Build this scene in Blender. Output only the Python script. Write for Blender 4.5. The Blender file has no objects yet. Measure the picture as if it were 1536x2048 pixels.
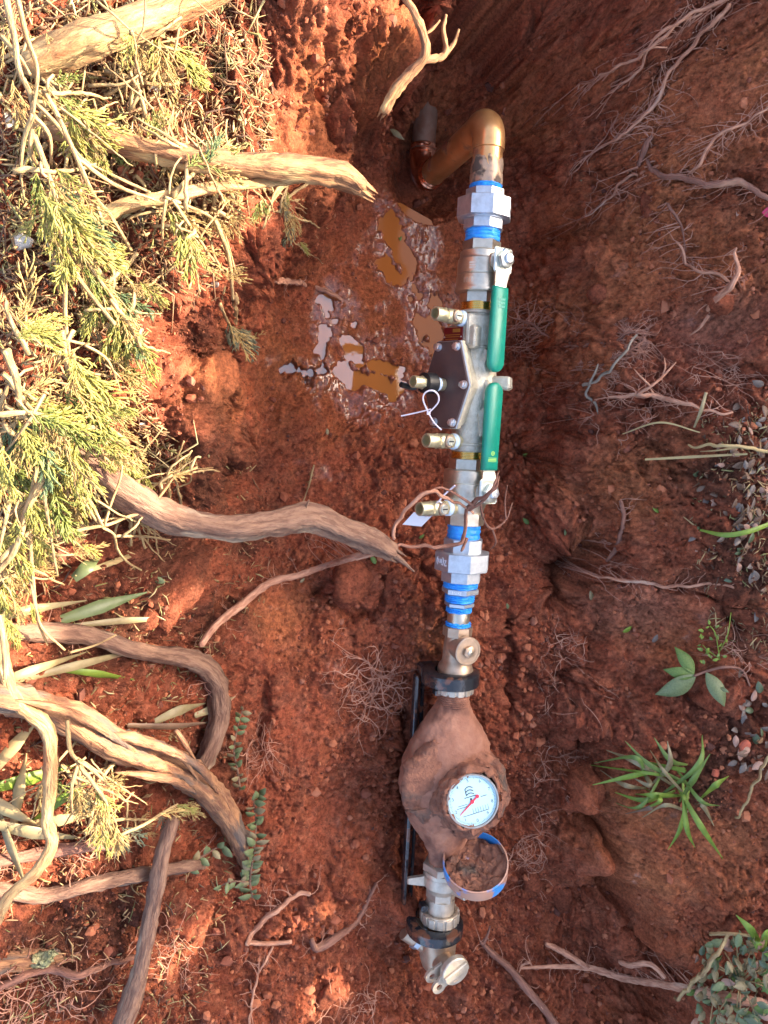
import bpy, math, random
import numpy as np
from mathutils import Vector, Matrix

random.seed(7); RNG = np.random.default_rng(7)
scene = bpy.context.scene
COL = scene.collection
rad = math.radians

# ------------------------------------------------------------------ camera
FPX, CX, CY = 1500.0, 768.0, 1024.0          # focal length and centre in photo pixels (1536 x 2048)
CAM_H = 1.55
NADIR = (340.0, 830.0)                        # where plumb lines converge in the photo
n_c = Vector(((NADIR[0]-CX)/FPX, (CY-NADIR[1])/FPX, -1)).normalized()
CAM_R = n_c.rotation_difference(Vector((0, 0, -1))).to_matrix()
CAM_C = Vector((0, 0, CAM_H))
cd = bpy.data.cameras.new('camera'); cam = bpy.data.objects.new('camera', cd); COL.objects.link(cam)
cam.matrix_world = Matrix.Translation(CAM_C) @ CAM_R.to_4x4()
cd.sensor_fit = 'VERTICAL'; cd.sensor_height = 36.0; cd.lens = 36.0*FPX/2048.0
cd.clip_start = 0.02; cd.clip_end = 500
scene.camera = cam

# ------------------------------------------------------------------ sky, sun, exposure
SUN_EL = rad(29); SUN_AZ = Vector((0.97, 0.24, 0)).normalized()     # horizontal direction towards the sun
SUN = Vector((SUN_AZ.x*math.cos(SUN_EL), SUN_AZ.y*math.cos(SUN_EL), math.sin(SUN_EL)))
world = bpy.data.worlds.new('World'); scene.world = world; world.use_nodes = True
wn = world.node_tree; bg = wn.nodes['Background']
sky = wn.nodes.new('ShaderNodeTexSky'); sky.sky_type = 'NISHITA'; sky.sun_disc = False
sky.sun_elevation = SUN_EL; sky.sun_rotation = math.atan2(SUN_AZ.x, SUN_AZ.y)
sky.dust_density = 4.5; sky.ozone_density = 0.0; sky.air_density = 0.8
wn.links.new(sky.outputs['Color'], bg.inputs['Color']); bg.inputs['Strength'].default_value = 0.15
sl = bpy.data.lights.new('sun', 'SUN'); sl.energy = 4.0; sl.angle = rad(0.55); sl.color = (1.0, 0.86, 0.66)
so = bpy.data.objects.new('sun', sl); COL.objects.link(so)
so.rotation_euler = (-SUN).to_track_quat('-Z', 'Y').to_euler(); so.location = (3, 1, 4)
vs = scene.view_settings
vs.view_transform = 'Standard'; vs.look = 'None'; vs.gamma = 1.0; vs.exposure = 2.6; vs.use_curve_mapping = False
scene.cycles.max_bounces = 6; scene.cycles.use_denoising = True

# ------------------------------------------------------------------ pixel helpers
def ray(u, v):
    return CAM_R @ Vector(((u-CX)/FPX, (CY-v)/FPX, -1.0))
def P(u, v, z):
    d = ray(u, v); return CAM_C + d*((z-CAM_H)/d.z)
def proj(p):
    c = CAM_R.transposed() @ (Vector(p)-CAM_C); return (CX+FPX*c.x/-c.z, CY-FPX*c.y/-c.z)
def depth(p):
    return -(CAM_R.transposed() @ (Vector(p)-CAM_C)).z
def PX(p):                                    # metres per photo pixel at a point
    return depth(p)/FPX

# ------------------------------------------------------------------ noise (numpy)
_perm = np.random.default_rng(3).permutation(4096)
def _hash(ix, iy, s=0):
    return _perm[(_perm[(ix + s*131) & 4095] + iy) & 4095]
_ang = np.random.default_rng(5).uniform(0, 2*np.pi, 4096); _gx, _gy = np.cos(_ang), np.sin(_ang)
def perlin(x, y, s=0):
    x0 = np.floor(x).astype(np.int64); y0 = np.floor(y).astype(np.int64); fx = x-x0; fy = y-y0
    wx = fx*fx*fx*(fx*(fx*6-15)+10); wy = fy*fy*fy*(fy*(fy*6-15)+10)
    def g(dx, dy):
        h = _hash(x0+dx, y0+dy, s); return _gx[h]*(fx-dx)+_gy[h]*(fy-dy)
    a = g(0, 0)*(1-wx)+g(1, 0)*wx; b = g(0, 1)*(1-wx)+g(1, 1)*wx
    return (a*(1-wy)+b*wy)*1.5
def fbm(x, y, f, o=4, s=0, gain=.5):
    r = np.zeros_like(x); a = 1.0
    for i in range(o):
        r += a*perlin(x*f, y*f, s+i*7); f *= 2.03; a *= gain
    return r
_jx = np.random.default_rng(8).random(4096); _jy = np.random.default_rng(9).random(4096)
def worley(x, y, s=0):
    x0 = np.floor(x).astype(np.int64); y0 = np.floor(y).astype(np.int64)
    d1 = np.full(x.shape, 9.0); d2 = np.full(x.shape, 9.0); idv = np.zeros(x.shape, np.int64)
    for dx in (-1, 0, 1):
        for dy in (-1, 0, 1):
            h = _hash(x0+dx, y0+dy, s)
            d = (x0+dx+_jx[h]-x)**2+(y0+dy+_jy[h]-y)**2
            n = d < d1; d2 = np.where(n, d1, np.minimum(d2, d)); idv = np.where(n, h, idv); d1 = np.where(n, d, d1)
    return np.sqrt(d1), np.sqrt(d2), idv

# ------------------------------------------------------------------ materials
def nodes_of(name):
    m = bpy.data.materials.new(name); m.use_nodes = True
    nt = m.node_tree; b = nt.nodes['Principled BSDF']; return m, nt, b
def mat(name, c, rough=.6, metal=0.0, c2=None, scale=40.0, bump=0.0, bscale=None, coord='Object', stretch=None, contrast=(.35, .65),
        spots=None, spot_scale=25, spot_cut=(.55, .62), rough2=None, spec=.5, trans=0.0, detail=5.0):
    m, nt, b = nodes_of(name); N = nt.nodes; L = nt.links
    b.inputs['Base Color'].default_value = (*c, 1); b.inputs['Roughness'].default_value = rough
    b.inputs['Metallic'].default_value = metal; b.inputs['Specular IOR Level'].default_value = spec
    if coord == 'tc':
        src = N.new('ShaderNodeAttribute'); src.attribute_name = 'tc'; vec = src.outputs['Vector']
    elif coord == 'pos':
        src = N.new('ShaderNodeNewGeometry'); vec = src.outputs['Position']
    else:
        src = N.new('ShaderNodeTexCoord'); vec = src.outputs['Object']
    if stretch:
        mp = N.new('ShaderNodeMapping'); mp.inputs['Scale'].default_value = stretch
        L.new(vec, mp.inputs['Vector']); vec = mp.outputs['Vector']
    col = None
    if c2 is not None:
        n = N.new('ShaderNodeTexNoise'); n.inputs['Scale'].default_value = scale; n.inputs['Detail'].default_value = detail
        n.inputs['Roughness'].default_value = .62; L.new(vec, n.inputs['Vector'])
        r = N.new('ShaderNodeMapRange'); r.inputs['From Min'].default_value = contrast[0]; r.inputs['From Max'].default_value = contrast[1]
        L.new(n.outputs['Fac'], r.inputs['Value'])
        mx = N.new('ShaderNodeMix'); mx.data_type = 'RGBA'; mx.inputs[6].default_value = (*c, 1); mx.inputs[7].default_value = (*c2, 1)
        L.new(r.outputs['Result'], mx.inputs[0]); col = mx.outputs[2]
        if rough2 is not None:
            rr = N.new('ShaderNodeMapRange'); rr.inputs['To Min'].default_value = rough; rr.inputs['To Max'].default_value = rough2
            L.new(r.outputs['Result'], rr.inputs['Value']); L.new(rr.outputs['Result'], b.inputs['Roughness'])
    if spots is not None:
        n = N.new('ShaderNodeTexNoise'); n.inputs['Scale'].default_value = spot_scale; n.inputs['Detail'].default_value = 6; L.new(vec, n.inputs['Vector'])
        r = N.new('ShaderNodeMapRange'); r.inputs['From Min'].default_value = spot_cut[0]; r.inputs['From Max'].default_value = spot_cut[1]
        L.new(n.outputs['Fac'], r.inputs['Value'])
        mx = N.new('ShaderNodeMix'); mx.data_type = 'RGBA'; mx.inputs[7].default_value = (*spots, 1)
        if col: L.new(col, mx.inputs[6])
        else: mx.inputs[6].default_value = (*c, 1)
        L.new(r.outputs['Result'], mx.inputs[0]); col = mx.outputs[2]
        if metal > 0:
            mm = N.new('ShaderNodeMapRange'); mm.inputs['To Min'].default_value = metal; mm.inputs['To Max'].default_value = 0.0
            L.new(r.outputs['Result'], mm.inputs['Value']); L.new(mm.outputs['Result'], b.inputs['Metallic'])
            mm = N.new('ShaderNodeMapRange'); mm.inputs['To Min'].default_value = rough; mm.inputs['To Max'].default_value = .9
            L.new(r.outputs['Result'], mm.inputs['Value']); L.new(mm.outputs['Result'], b.inputs['Roughness'])
    if col: L.new(col, b.inputs['Base Color'])
    if bump:
        n = N.new('ShaderNodeTexNoise'); n.inputs['Scale'].default_value = bscale or scale*2; n.inputs['Detail'].default_value = 6; L.new(vec, n.inputs['Vector'])
        bp = N.new('ShaderNodeBump'); bp.inputs['Strength'].default_value = bump; bp.inputs['Distance'].default_value = .004
        L.new(n.outputs['Fac'], bp.inputs['Height']); L.new(bp.outputs['Normal'], b.inputs['Normal'])
    if trans:
        b.inputs['Subsurface Weight'].default_value = 0.0
        t = N.new('ShaderNodeBsdfTranslucent'); s = N.new('ShaderNodeMixShader'); s.inputs[0].default_value = trans
        if col: L.new(col, t.inputs['Color'])
        else: t.inputs['Color'].default_value = (*c, 1)
        L.new(b.outputs[0], s.inputs[1]); L.new(t.outputs[0], s.inputs[2]); L.new(s.outputs[0], N['Material Output'].inputs['Surface'])
    return m

RED = (.31, .080, .038); REDDARK = (.10, .032, .018)
MT = {}
MT['copper'] = mat('tarnished_copper', (.80, .45, .19), .28, .75, (.60, .28, .10), 18, .06, 60, spots=(.20, .075, .035), spot_scale=22, spot_cut=(.56, .66))
MT['copper_bright'] = mat('bright_copper', (.85, .42, .27), .22, 1.0, (.60, .25, .14), 25, .05, 60, spots=(.24, .08, .04), spot_scale=30, spot_cut=(.64, .72))
MT['copper_burnt'] = mat('scorched_copper', (.30, .22, .17), .5, .6, (.55, .36, .22), 45, .3, 90, spots=(.10, .07, .05), spot_scale=40, spot_cut=(.52, .60))
MT['copper_grey'] = mat('muddy_grey_pipe', (.26, .17, .12), .6, .3, (.20, .085, .05), 30, .2, 70)
MT['galv'] = mat('galvanised_steel', (.60, .63, .66), .36, .85, (.44, .47, .50), 60, .08, 160, rough2=.5)
MT['bronze'] = mat('cast_bronze', (.56, .52, .42), .46, .5, (.42, .37, .28), 70, .5, 420, spots=(.24, .10, .05), spot_scale=12, spot_cut=(.66, .75))
MT['bronze_clean'] = mat('machined_bronze', (.62, .55, .44), .34, .9, (.50, .43, .33), 70, .05, 200)
MT['brass'] = mat('yellow_brass', (.66, .58, .36), .36, .75, (.52, .45, .27), 60, .05, 160)
MT['brass_thread'] = mat('bright_thread_brass', (.75, .55, .22), .25, 1.0)
MT['bronze_tan'] = mat('tan_bronze', (.52, .38, .27), .42, .75, (.40, .28, .19), 45, .12, 200, spots=(.26, .12, .07), spot_scale=10, spot_cut=(.60, .70))
MT['tape'] = mat('blue_thread_paste', (.02, .22, .72), .45, 0, (.03, .34, .85), 90, .3, 160)
MT['ptfe'] = mat('white_thread_tape', (.62, .72, .80), .6, 0, (.5, .62, .75), 80)
MT['green'] = mat('green_vinyl_grip', (.004, .20, .125), .36, 0, (.006, .24, .16), 30, .04, 200)
MT['zinc'] = mat('zinc_plated_lever', (.66, .68, .60), .34, .9, (.55, .57, .52), 60, .08, 150)
MT['plate'] = mat('brown_cover_plate', (.085, .055, .052), .38, .35, (.12, .075, .065), 25, .08, 90)
MT['plate_edge'] = mat('cover_gasket_edge', (.42, .45, .50), .4, .6)
MT['bolt'] = mat('zinc_bolt', (.70, .72, .74), .3, .9)
MT['red_tag'] = mat('red_name_plate', (.14, .008, .010), .3, .1)
MT['tag_gold'] = mat('tag_print', (.35, .16, .03), .4, .2)
MT['black_plastic'] = mat('black_plastic', (.012, .012, .013), .35)
MT['white_plastic'] = mat('white_nylon', (.72, .66, .72), .4)
MT['paper'] = mat('white_paper_tag', (.78, .80, .84), .7)
MT['yoke'] = mat('black_painted_iron', (.012, .013, .016), .16, 0, (.02, .021, .024), 50, .2, 150, spots=(.12, .05, .03), spot_scale=40, spot_cut=(.56, .64), spec=.7)
MT['mudmetal'] = mat('mud_caked_bronze', (.34, .15, .090), .75, 0, (.24, .092, .052), 34, .5, 160, spots=(.15, .055, .032), spot_scale=20, spot_cut=(.55, .68))
MT['mud'] = mat('caked_mud', (.28, .112, .062), .85, 0, (.17, .062, .035), 45, .9, 160, spots=(.09, .06, .045), spot_scale=14, spot_cut=(.58, .68))
MT['lid_blue'] = mat('blue_lid_under_mud', (.03, .20, .55), .45, 0, (.05, .26, .62), 30, .1, 90, spots=(.42, .22, .15), spot_scale=22, spot_cut=(.42, .50))
MT['lid_in'] = mat('mud_grey_lid_inside', (.16, .14, .13), .7, 0, (.10, .14, .20), 30, .3, 90, spots=(.22, .10, .065), spot_scale=20, spot_cut=(.45, .55))
MT['dial'] = mat('white_dial', (.46, .68, .72), .35)
MT['print'] = mat('black_print', (.02, .02, .03), .5)
MT['red_hand'] = mat('red_hand', (.62, .03, .06), .4)
MT['register'] = mat('grey_register_ring', (.40, .40, .38), .35, .4, (.28, .22, .18), 40, .1, 80)
MT['wing'] = mat('pale_cast_bronze', (.60, .52, .42), .45, .7, (.48, .40, .31), 60, .2, 260)
MT['logo'] = mat('lime_print', (.35, .62, .10), .5)
# ------------------------------------------------------------------ mesh building
class MB:
    def __init__(self): self.v = []; self.f = []; self.tc = []; self.n = 0
    def add(self, verts, faces, tc=None):
        verts = np.asarray(verts, float).reshape(-1, 3)
        self.v.append(verts)
        if len(faces):
            if isinstance(faces, np.ndarray): self.f.append(faces+self.n)
            else:
                for k in sorted({len(f) for f in faces}):
                    self.f.append(np.array([f for f in faces if len(f) == k])+self.n)
        self.tc.append(verts if tc is None else np.asarray(tc, float).reshape(-1, 3)); self.n += len(verts)
        return self
    def lathe(self, prof, n=32, F=None, phase=0.0, cap=True, close=False):
        """profile [(x, r)] turned about the local x axis of F"""
        prof = np.array(prof, float); k = len(prof); a = np.arange(n)/n*2*np.pi+phase
        v = np.zeros((k, n, 3)); v[:, :, 0] = prof[:, 0:1]; v[:, :, 1] = prof[:, 1:2]*np.cos(a); v[:, :, 2] = prof[:, 1:2]*np.sin(a)
        v = v.reshape(-1, 3); i = np.arange(k-1 if not close else k)[:, None]; j = np.arange(n)[None, :]; j2 = (j+1) % n; i2 = (i+1) % k
        q = np.stack([i*n+j, i*n+j2, i2*n+j2, i2*n+j], -1).reshape(-1, 4)[:, ::-1]
        fs = [tuple(r) for r in q]
        if cap and not close:
            if prof[0, 1] > 1e-6: fs.append(tuple(range(n)))
            if prof[-1, 1] > 1e-6: fs.append(tuple(range((k-1)*n, k*n))[::-1])
        return self.add(tf(v, F), fs, v)
    def nut(self, x0, x1, r, n=6, F=None, phase=0.0, ch=.12, hole=None):
        c = r*ch; pr = [(x0, r-c), (x0+c*.6, r), (x1-c*.6, r), (x1, r-c)]
        if hole: pr = pr+[(x1, hole), (x0, hole)]; return self.lathe(pr, n, F, phase, close=True)
        return self.lathe(pr, n, F, phase)
    def box(self, lo, hi, F=None, ch=0.0):
        lo = np.array(lo, float); hi = np.array(hi, float); c = (lo+hi)/2; h = (hi-lo)/2
        if ch <= 0:
            s = np.array([[x, y, z] for x in (-1, 1) for y in (-1, 1) for z in (-1, 1)])
            v = c+s*h; f = [(0, 1, 3, 2), (4, 6, 7, 5), (0, 4, 5, 1), (2, 3, 7, 6), (0, 2, 6, 4), (1, 5, 7, 3)]
            return self.add(tf(v, F), f, v)
        pts = [(-h[0]+ch, -h[1]), (h[0]-ch, -h[1]), (h[0], -h[1]+ch), (h[0], h[1]-ch), (h[0]-ch, h[1]), (-h[0]+ch, h[1]), (-h[0], h[1]-ch), (-h[0], -h[1]+ch)]
        T = Matrix.Translation(Vector(c))
        return self.slab(pts, -h[2], h[2], (F @ T) if F is not None else T, ch*.7)
    def slab(self, pts, z0, z1, F=None, ch=0.0, holes=()):
        """2-D outline in local xy, from z0 to z1, edges chamfered"""
        p = np.array(pts, float); n = len(p); ar = 0.5*np.sum(p[:, 0]*np.roll(p[:, 1], -1)-np.roll(p[:, 0], -1)*p[:, 1])
        if ar < 0: p = p[::-1]
        def inset(d):
            e = np.roll(p, -1, 0)-p; e /= np.linalg.norm(e, axis=1, keepdims=True)+1e-12; nr = np.stack([-e[:, 1], e[:, 0]], 1)
            m = nr+np.roll(nr, 1, 0); m /= np.maximum(np.sum(m*nr, 1, keepdims=True), .3); return p+m*d
        levels = [(z0, ch), (z0+ch, 0), (z1-ch, 0), (z1, ch)] if ch > 0 else [(z0, 0), (z1, 0)]
        v = np.concatenate([np.column_stack([inset(d) if d else p, np.full(n, z)]) for z, d in levels]); k = len(levels)
        fs = [tuple(range(n))[::-1], tuple(range((k-1)*n, k*n))]
        for i in range(k-1):
            for j in range(n):
                j2 = (j+1) % n; fs.append((i*n+j, i*n+j2, (i+1)*n+j2, (i+1)*n+j))
        return self.add(tf(v, F), fs, v)
    def tube(self, pts, r, n=8, jit=0.0, ridge=0.0, cap=True, F=None, rng=None, squash=None):
        p = np.array([tuple(q) for q in pts], float); m = len(p); r = np.broadcast_to(np.array(r, float), (m,)).copy()
        t = np.gradient(p, axis=0); t /= np.linalg.norm(t, axis=1, keepdims=True)+1e-12
        u = np.zeros((m, 3)); a = np.array([0, 0, 1.0]) if abs(t[0, 2]) < .9 else np.array([1.0, 0, 0])
        cur = a-t[0]*np.dot(a, t[0]); cur /= np.linalg.norm(cur)
        for i in range(m):
            cur = cur-t[i]*np.dot(cur, t[i]); cur /= np.linalg.norm(cur)+1e-12; u[i] = cur
        w = np.cross(t, u); th = np.arange(n)/n*2*np.pi; R = r[:, None]*np.ones((1, n)); g = rng or RNG
        if ridge: 
            base = g.normal(0, 1, n); drift = np.cumsum(g.normal(0, .35, (m, n)), 0)*.6
            R *= 1+ridge*np.clip(base+drift, -2, 2)*.5
        if jit: R *= 1+jit*g.normal(0, 1, (m, n))
        v = p[:, None, :]+R[:, :, None]*(np.cos(th)[None, :, None]*u[:, None, :]+np.sin(th)[None, :, None]*w[:, None, :])
        s = np.concatenate([[0], np.cumsum(np.linalg.norm(np.diff(p, axis=0), axis=1))])
        tc = np.zeros((m, n, 3)); tc[:, :, 0] = s[:, None]; tc[:, :, 1] = r[:, None]*np.cos(th); tc[:, :, 2] = r[:, None]*np.sin(th)
        i = np.arange(m-1)[:, None]; j = np.arange(n)[None, :]; j2 = (j+1) % n
        q = np.stack([i*n+j, i*n+j2, (i+1)*n+j2, (i+1)*n+j], -1).reshape(-1, 4); fs = [tuple(x) for x in q]
        if cap: fs += [tuple(range(n))[::-1], tuple(range((m-1)*n, m*n))]
        return self.add(tf(v.reshape(-1, 3), F), fs, tc.reshape(-1, 3))
    def build(self, name, material, parent=None, origin=None, angle=35, smooth=True):
        v = np.concatenate(self.v); tc = np.concatenate(self.tc)
        if origin is not None: v = v-np.array(tuple(origin))
        me = bpy.data.meshes.new(name); loops = []; starts = []; s = 0; totals = []
        for f in self.f:
            k = f.shape[1]; loops.append(f.reshape(-1)); c = f.shape[0]; starts.append(s+np.arange(c)*k); totals.append(np.full(c, k)); s += c*k
        loops = np.concatenate(loops); starts = np.concatenate(starts); totals = np.concatenate(totals)
        me.vertices.add(len(v)); me.vertices.foreach_set('co', v.astype(np.float32).ravel())
        me.loops.add(len(loops)); me.loops.foreach_set('vertex_index', loops.astype(np.int32))
        me.polygons.add(len(starts)); me.polygons.foreach_set('loop_start', starts.astype(np.int32)); me.polygons.foreach_set('loop_total', totals.astype(np.int32))
        me.update(calc_edges=True); me.validate()
        at = me.attributes.new('tc', 'FLOAT_VECTOR', 'POINT'); at.data.foreach_set('vector', tc.astype(np.float32).ravel())
        me.polygons.foreach_set('use_smooth', np.full(len(me.polygons), smooth))
        if smooth and angle < 180: me.set_sharp_from_angle(angle=rad(angle))
        if material: me.materials.append(material if not isinstance(material, str) else MT[material])
        o = bpy.data.objects.new(name, me); COL.objects.link(o)
        if parent is not None: o.parent = parent
        if origin is not None: o.location = tuple(origin)
        return o
def tf(v, F):
    if F is None: return v
    M = np.array(F); return v @ M[:3, :3].T+M[:3, 3]
def frame(o, x, up=(0, 0, 1)):
    """matrix with local x along x"""
    x = Vector(x).normalized(); up = Vector(up)
    y = up.cross(x)
    if y.length < 1e-4: y = Vector((0, 1, 0)).cross(x)
    y.normalize(); z = x.cross(y)
    M = Matrix((x, y, z)).transposed().to_4x4(); M.translation = Vector(o); return M
def tag(o, label, cat, group=None, kind=None):
    if label: o['label'] = label
    if cat: o['category'] = cat
    if group: o['group'] = group
    if kind: o['kind'] = kind
    return o
def thing(name, label, cat, M, group=None):
    o = bpy.data.objects.new(name, None); COL.objects.link(o); o.empty_display_size = .02
    o.matrix_world = M if isinstance(M, Matrix) else Matrix.Translation(Vector(M))
    return tag(o, label, cat, group)
def spline(pts, step=.006, vals=None):
    """Catmull-Rom through pts; vals are interpolated along"""
    p = np.array([tuple(q) for q in pts], float); n = len(p)
    e = np.concatenate([[2*p[0]-p[1]], p, [2*p[-1]-p[-2]]]); out = []; vo = []
    for i in range(n-1):
        a, b, c, d = e[i:i+4]; k = max(2, int(np.linalg.norm(c-b)/step))
        t = np.arange(k)[:, None]/k
        out.append(.5*((2*b)+(-a+c)*t+(2*a-5*b+4*c-d)*t*t+(-a+3*b-3*c+d)*t**3))
        if vals is not None: vo.append(vals[i]+(vals[i+1]-vals[i])*t[:, 0])
    out.append(p[-1:]); out = np.concatenate(out)
    if vals is None: return out
    vo.append(np.array([vals[-1]])); return out, np.concatenate(vo)

# ------------------------------------------------------------------ the ground: heights at pixels of the photo, then crumbs and clods
CTRL = [
 # trench floor round the puddle
 (760,500,0),(700,600,0),(740,760,-.004),(830,600,0),(640,700,.006),(870,700,0),(650,450,.02),(560,560,.045),(700,350,.03),(840,420,-.05),(770,290,.0),
 (840,330,-.085),(810,370,-.07),(870,390,-.06),(838,270,-.06),(920,450,.0),(600,640,.02),(680,850,.015),(560,720,.05),(850,800,.01),(930,600,.0),
 # head wall
 (838,225,-.02),(835,185,.05),(900,165,.06),(985,120,.13),(950,50,.25),(1080,60,.25),(1200,20,.36),(790,50,.45),(830,20,.45),(710,60,.47),(900,-10,.42),(760,150,.12),(1080,200,.14),
 (1050,-80,.42),(1300,-60,.46),(960,0,.34),
 # right wall
 (1030,300,.03),(1070,500,.04),(1060,700,.05),(1050,900,.08),(1040,1100,.16),(1020,1250,.20),(1050,1500,.19),(1060,1650,.19),
 (1150,300,.19),(1260,300,.28),(1370,300,.36),(1500,300,.43),(1536,100,.48),(1620,300,.47),(1180,500,.23),(1340,500,.32),(1500,500,.42),
 (1180,700,.24),(1350,700,.33),(1500,700,.42),(1140,900,.22),(1300,900,.32),(1420,900,.40),(1530,950,.45),(1110,1060,.19),(1130,1130,.15),(1230,1060,.27),(1330,1060,.36),(1640,900,.46),
 (1210,1160,.28),(1300,1250,.32),(1200,1340,.26),(1330,1340,.34),(1460,1380,.41),(1530,1250,.44),(1130,1350,.21),(1195,1480,.31),(1130,1500,.19),
 (1215,1600,.32),(1150,1620,.18),(1235,1740,.33),(1175,1760,.17),(1300,1880,.33),(1240,1920,.18),(1400,1600,.41),(1420,1740,.40),(1340,1780,.37),(1520,1500,.44),
 (1530,1750,.45),(1530,1950,.46),(1380,1960,.38),(1330,2010,.30),(1100,2000,.22),(1200,1990,.22),(1110,1880,.17),(1450,2060,.42),
 # floor below the valves, round the meter
 (930,1245,.245),(860,1300,.22),(760,1250,.19),(690,1170,.19),(650,1050,.09),(860,1110,.14),(800,900,.04),(600,850,.07),(720,990,.08),(580,1150,.15),(540,1300,.20),(620,1500,.22),
 (720,1400,.18),(720,1700,.23),(620,1850,.27),(750,1900,.24),(850,2000,.24),(960,2010,.23),(1010,1900,.19),(1020,1750,.17),(1020,1400,.20),(940,1100,.15),(790,1500,.17),(790,1650,.17),
 (900,1540,.22),(880,1720,.20),(850,1830,.19),(820,1820,.18),
 # left bank: lip, foot of the wall
 (735,20,.48),(670,150,.48),(625,270,.47),(600,360,.45),(580,430,.44),(480,510,.45),(450,600,.43),(370,700,.40),(445,775,.45),(415,740,.44),(395,800,.46),(425,850,.44),(400,885,.43),(330,950,.42),(210,1010,.44),
 (750,170,.12),(675,300,.08),(640,400,.07),(545,600,.09),(470,700,.12),(510,800,.09),(480,900,.13),(430,985,.2),(380,1060,.26),(460,1100,.17),(350,1200,.33),(250,1150,.38),(100,1200,.45),
 (420,1400,.27),(300,1400,.36),(100,1400,.45),(470,1550,.25),(300,1650,.36),(100,1700,.44),(460,1750,.28),(300,1850,.35),(100,1950,.42),(500,1950,.30),(350,2040,.36),
 (300,300,.52),(100,100,.55),(100,500,.54),(300,600,.49),(340,780,.475),(100,800,.52),(250,850,.47),(500,200,.5),(450,50,.52),(0,1000,.5),(550,350,.47),(-120,300,.56),(-120,900,.55),(-120,1500,.5),(-120,2000,.48),
 (200,-100,.56),(600,-100,.53),(200,2150,.42),(700,2150,.32),(1000,2150,.3),(1300,2150,.36),
]
cp = np.array([tuple(P(u, v, z)) for u, v, z in CTRL])
far = [(x, y, z) for x, y, z in [(-3, -3, .5), (-3, 0, .56), (-3, 3, .56), (0, 3, .56), (3, 3, .52), (3, 0, .5), (3, -3, .48), (0, -3, .42), (-1, -2, .47), (2.2, -1.5, .48), (2.2, .5, .5), (1, 2, .52), (-1.2, 0, .56), (1.2, -2.2, .44)]]
cp = np.concatenate([cp, np.array(far)])
def _rbf(cpts):
    d = np.linalg.norm(cpts[:, None, :2]-cpts[None, :, :2], axis=2); n = len(cpts)
    A = np.zeros((n+1, n+1)); A[:n, :n] = -d; A[:n, n] = 1; A[n, :n] = 1
    A[np.arange(n), np.arange(n)] -= .004
    return np.linalg.solve(A, np.append(cpts[:, 2], 0))
_w = _rbf(cp)
def macro(x, y):
    sh = x.shape; x = x.ravel(); y = y.ravel(); out = np.full(x.shape, _w[-1])
    for i in range(len(cp)): out -= _w[i]*np.hypot(x-cp[i, 0], y-cp[i, 1])
    return out.reshape(sh)
X0, X1, Y0, Y1, ST = -.56, 1.66, -1.48, 1.02, .0029
gx = np.arange(X0, X1, ST); gy = np.arange(Y0, Y1, ST)
outx = 0.02*1.35**np.arange(1, 26); ax = np.concatenate([X0-outx[::-1]*1.0, gx, gx[-1]+outx]); ay = np.concatenate([Y0-outx[::-1], gy, gy[-1]+outx])
GX, GY = np.meshgrid(gx, gy)
# macro heights on a coarse grid, smoothed onto the fine one
cgx = np.linspace(X0, X1, 190); cgy = np.linspace(Y0, Y1, 210); CGX, CGY = np.meshgrid(cgx, cgy); CH = macro(CGX, CGY)
def bilin(H, x, y, xs0, dx, ys0, dy):
    fx = np.clip((x-xs0)/dx, 0, H.shape[1]-1.001); fy = np.clip((y-ys0)/dy, 0, H.shape[0]-1.001)
    i = fx.astype(int); j = fy.astype(int); fx = fx-i; fy = fy-j
    return (H[j, i]*(1-fx)+H[j, i+1]*fx)*(1-fy)+(H[j+1, i]*(1-fx)+H[j+1, i+1]*fx)*fy
def cm(x, y): return bilin(CH, x, y, X0, cgx[1]-cgx[0], Y0, cgy[1]-cgy[0])
# edges made ragged: the lookup itself is warped by noise
wx = fbm(GX, GY, 9, 4, 11)*.022; wy = fbm(GX, GY, 9, 4, 23)*.022
HB = cm(GX+wx, GY+wy)
SX, SY = GX, GY                                # plan coordinates; noise below runs over coordinates stretched down the slopes
_trc = np.array([P(900, 600, .1).x])
def box(a, n=5):
    for ax_ in (0, 1):
        c = np.cumsum(np.concatenate([np.repeat(np.take(a, [0], ax_), n+1, ax_), a, np.repeat(np.take(a, [-1], ax_), n, ax_)], ax_), ax_); L_ = a.shape[ax_]
        a = (np.take(c, range(2*n+1, 2*n+1+L_), ax_)-np.take(c, range(0, L_), ax_))/(2*n+1)
    return a
_sy, _sx = np.gradient(box(box(HB, 12), 12), ST)
_ix = int((.6-X0)/ST); _iy = int((0-Y0)/ST)
GXN = np.cumsum(np.sqrt(1+_sx**2), 1)*ST; GXN -= GXN[:, _ix:_ix+1]; GYN = np.cumsum(np.sqrt(1+_sy**2), 0)*ST; GYN -= GYN[_iy:_iy+1, :]
HZ = np.zeros_like(HB)
def poly_dist(pts, z):
    q = [P(u, v, z) for u, v in pts]; r = np.full(GX.shape, 9.0)
    for a, b in zip(q, q[1:]):
        ab = np.array([b.x-a.x, b.y-a.y]); L2 = ab @ ab+1e-9; t = np.clip(((GX-a.x)*ab[0]+(GY-a.y)*ab[1])/L2, 0, 1)
        r = np.minimum(r, np.hypot(GX-a.x-t*ab[0], GY-a.y-t*ab[1]))
    return r
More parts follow.
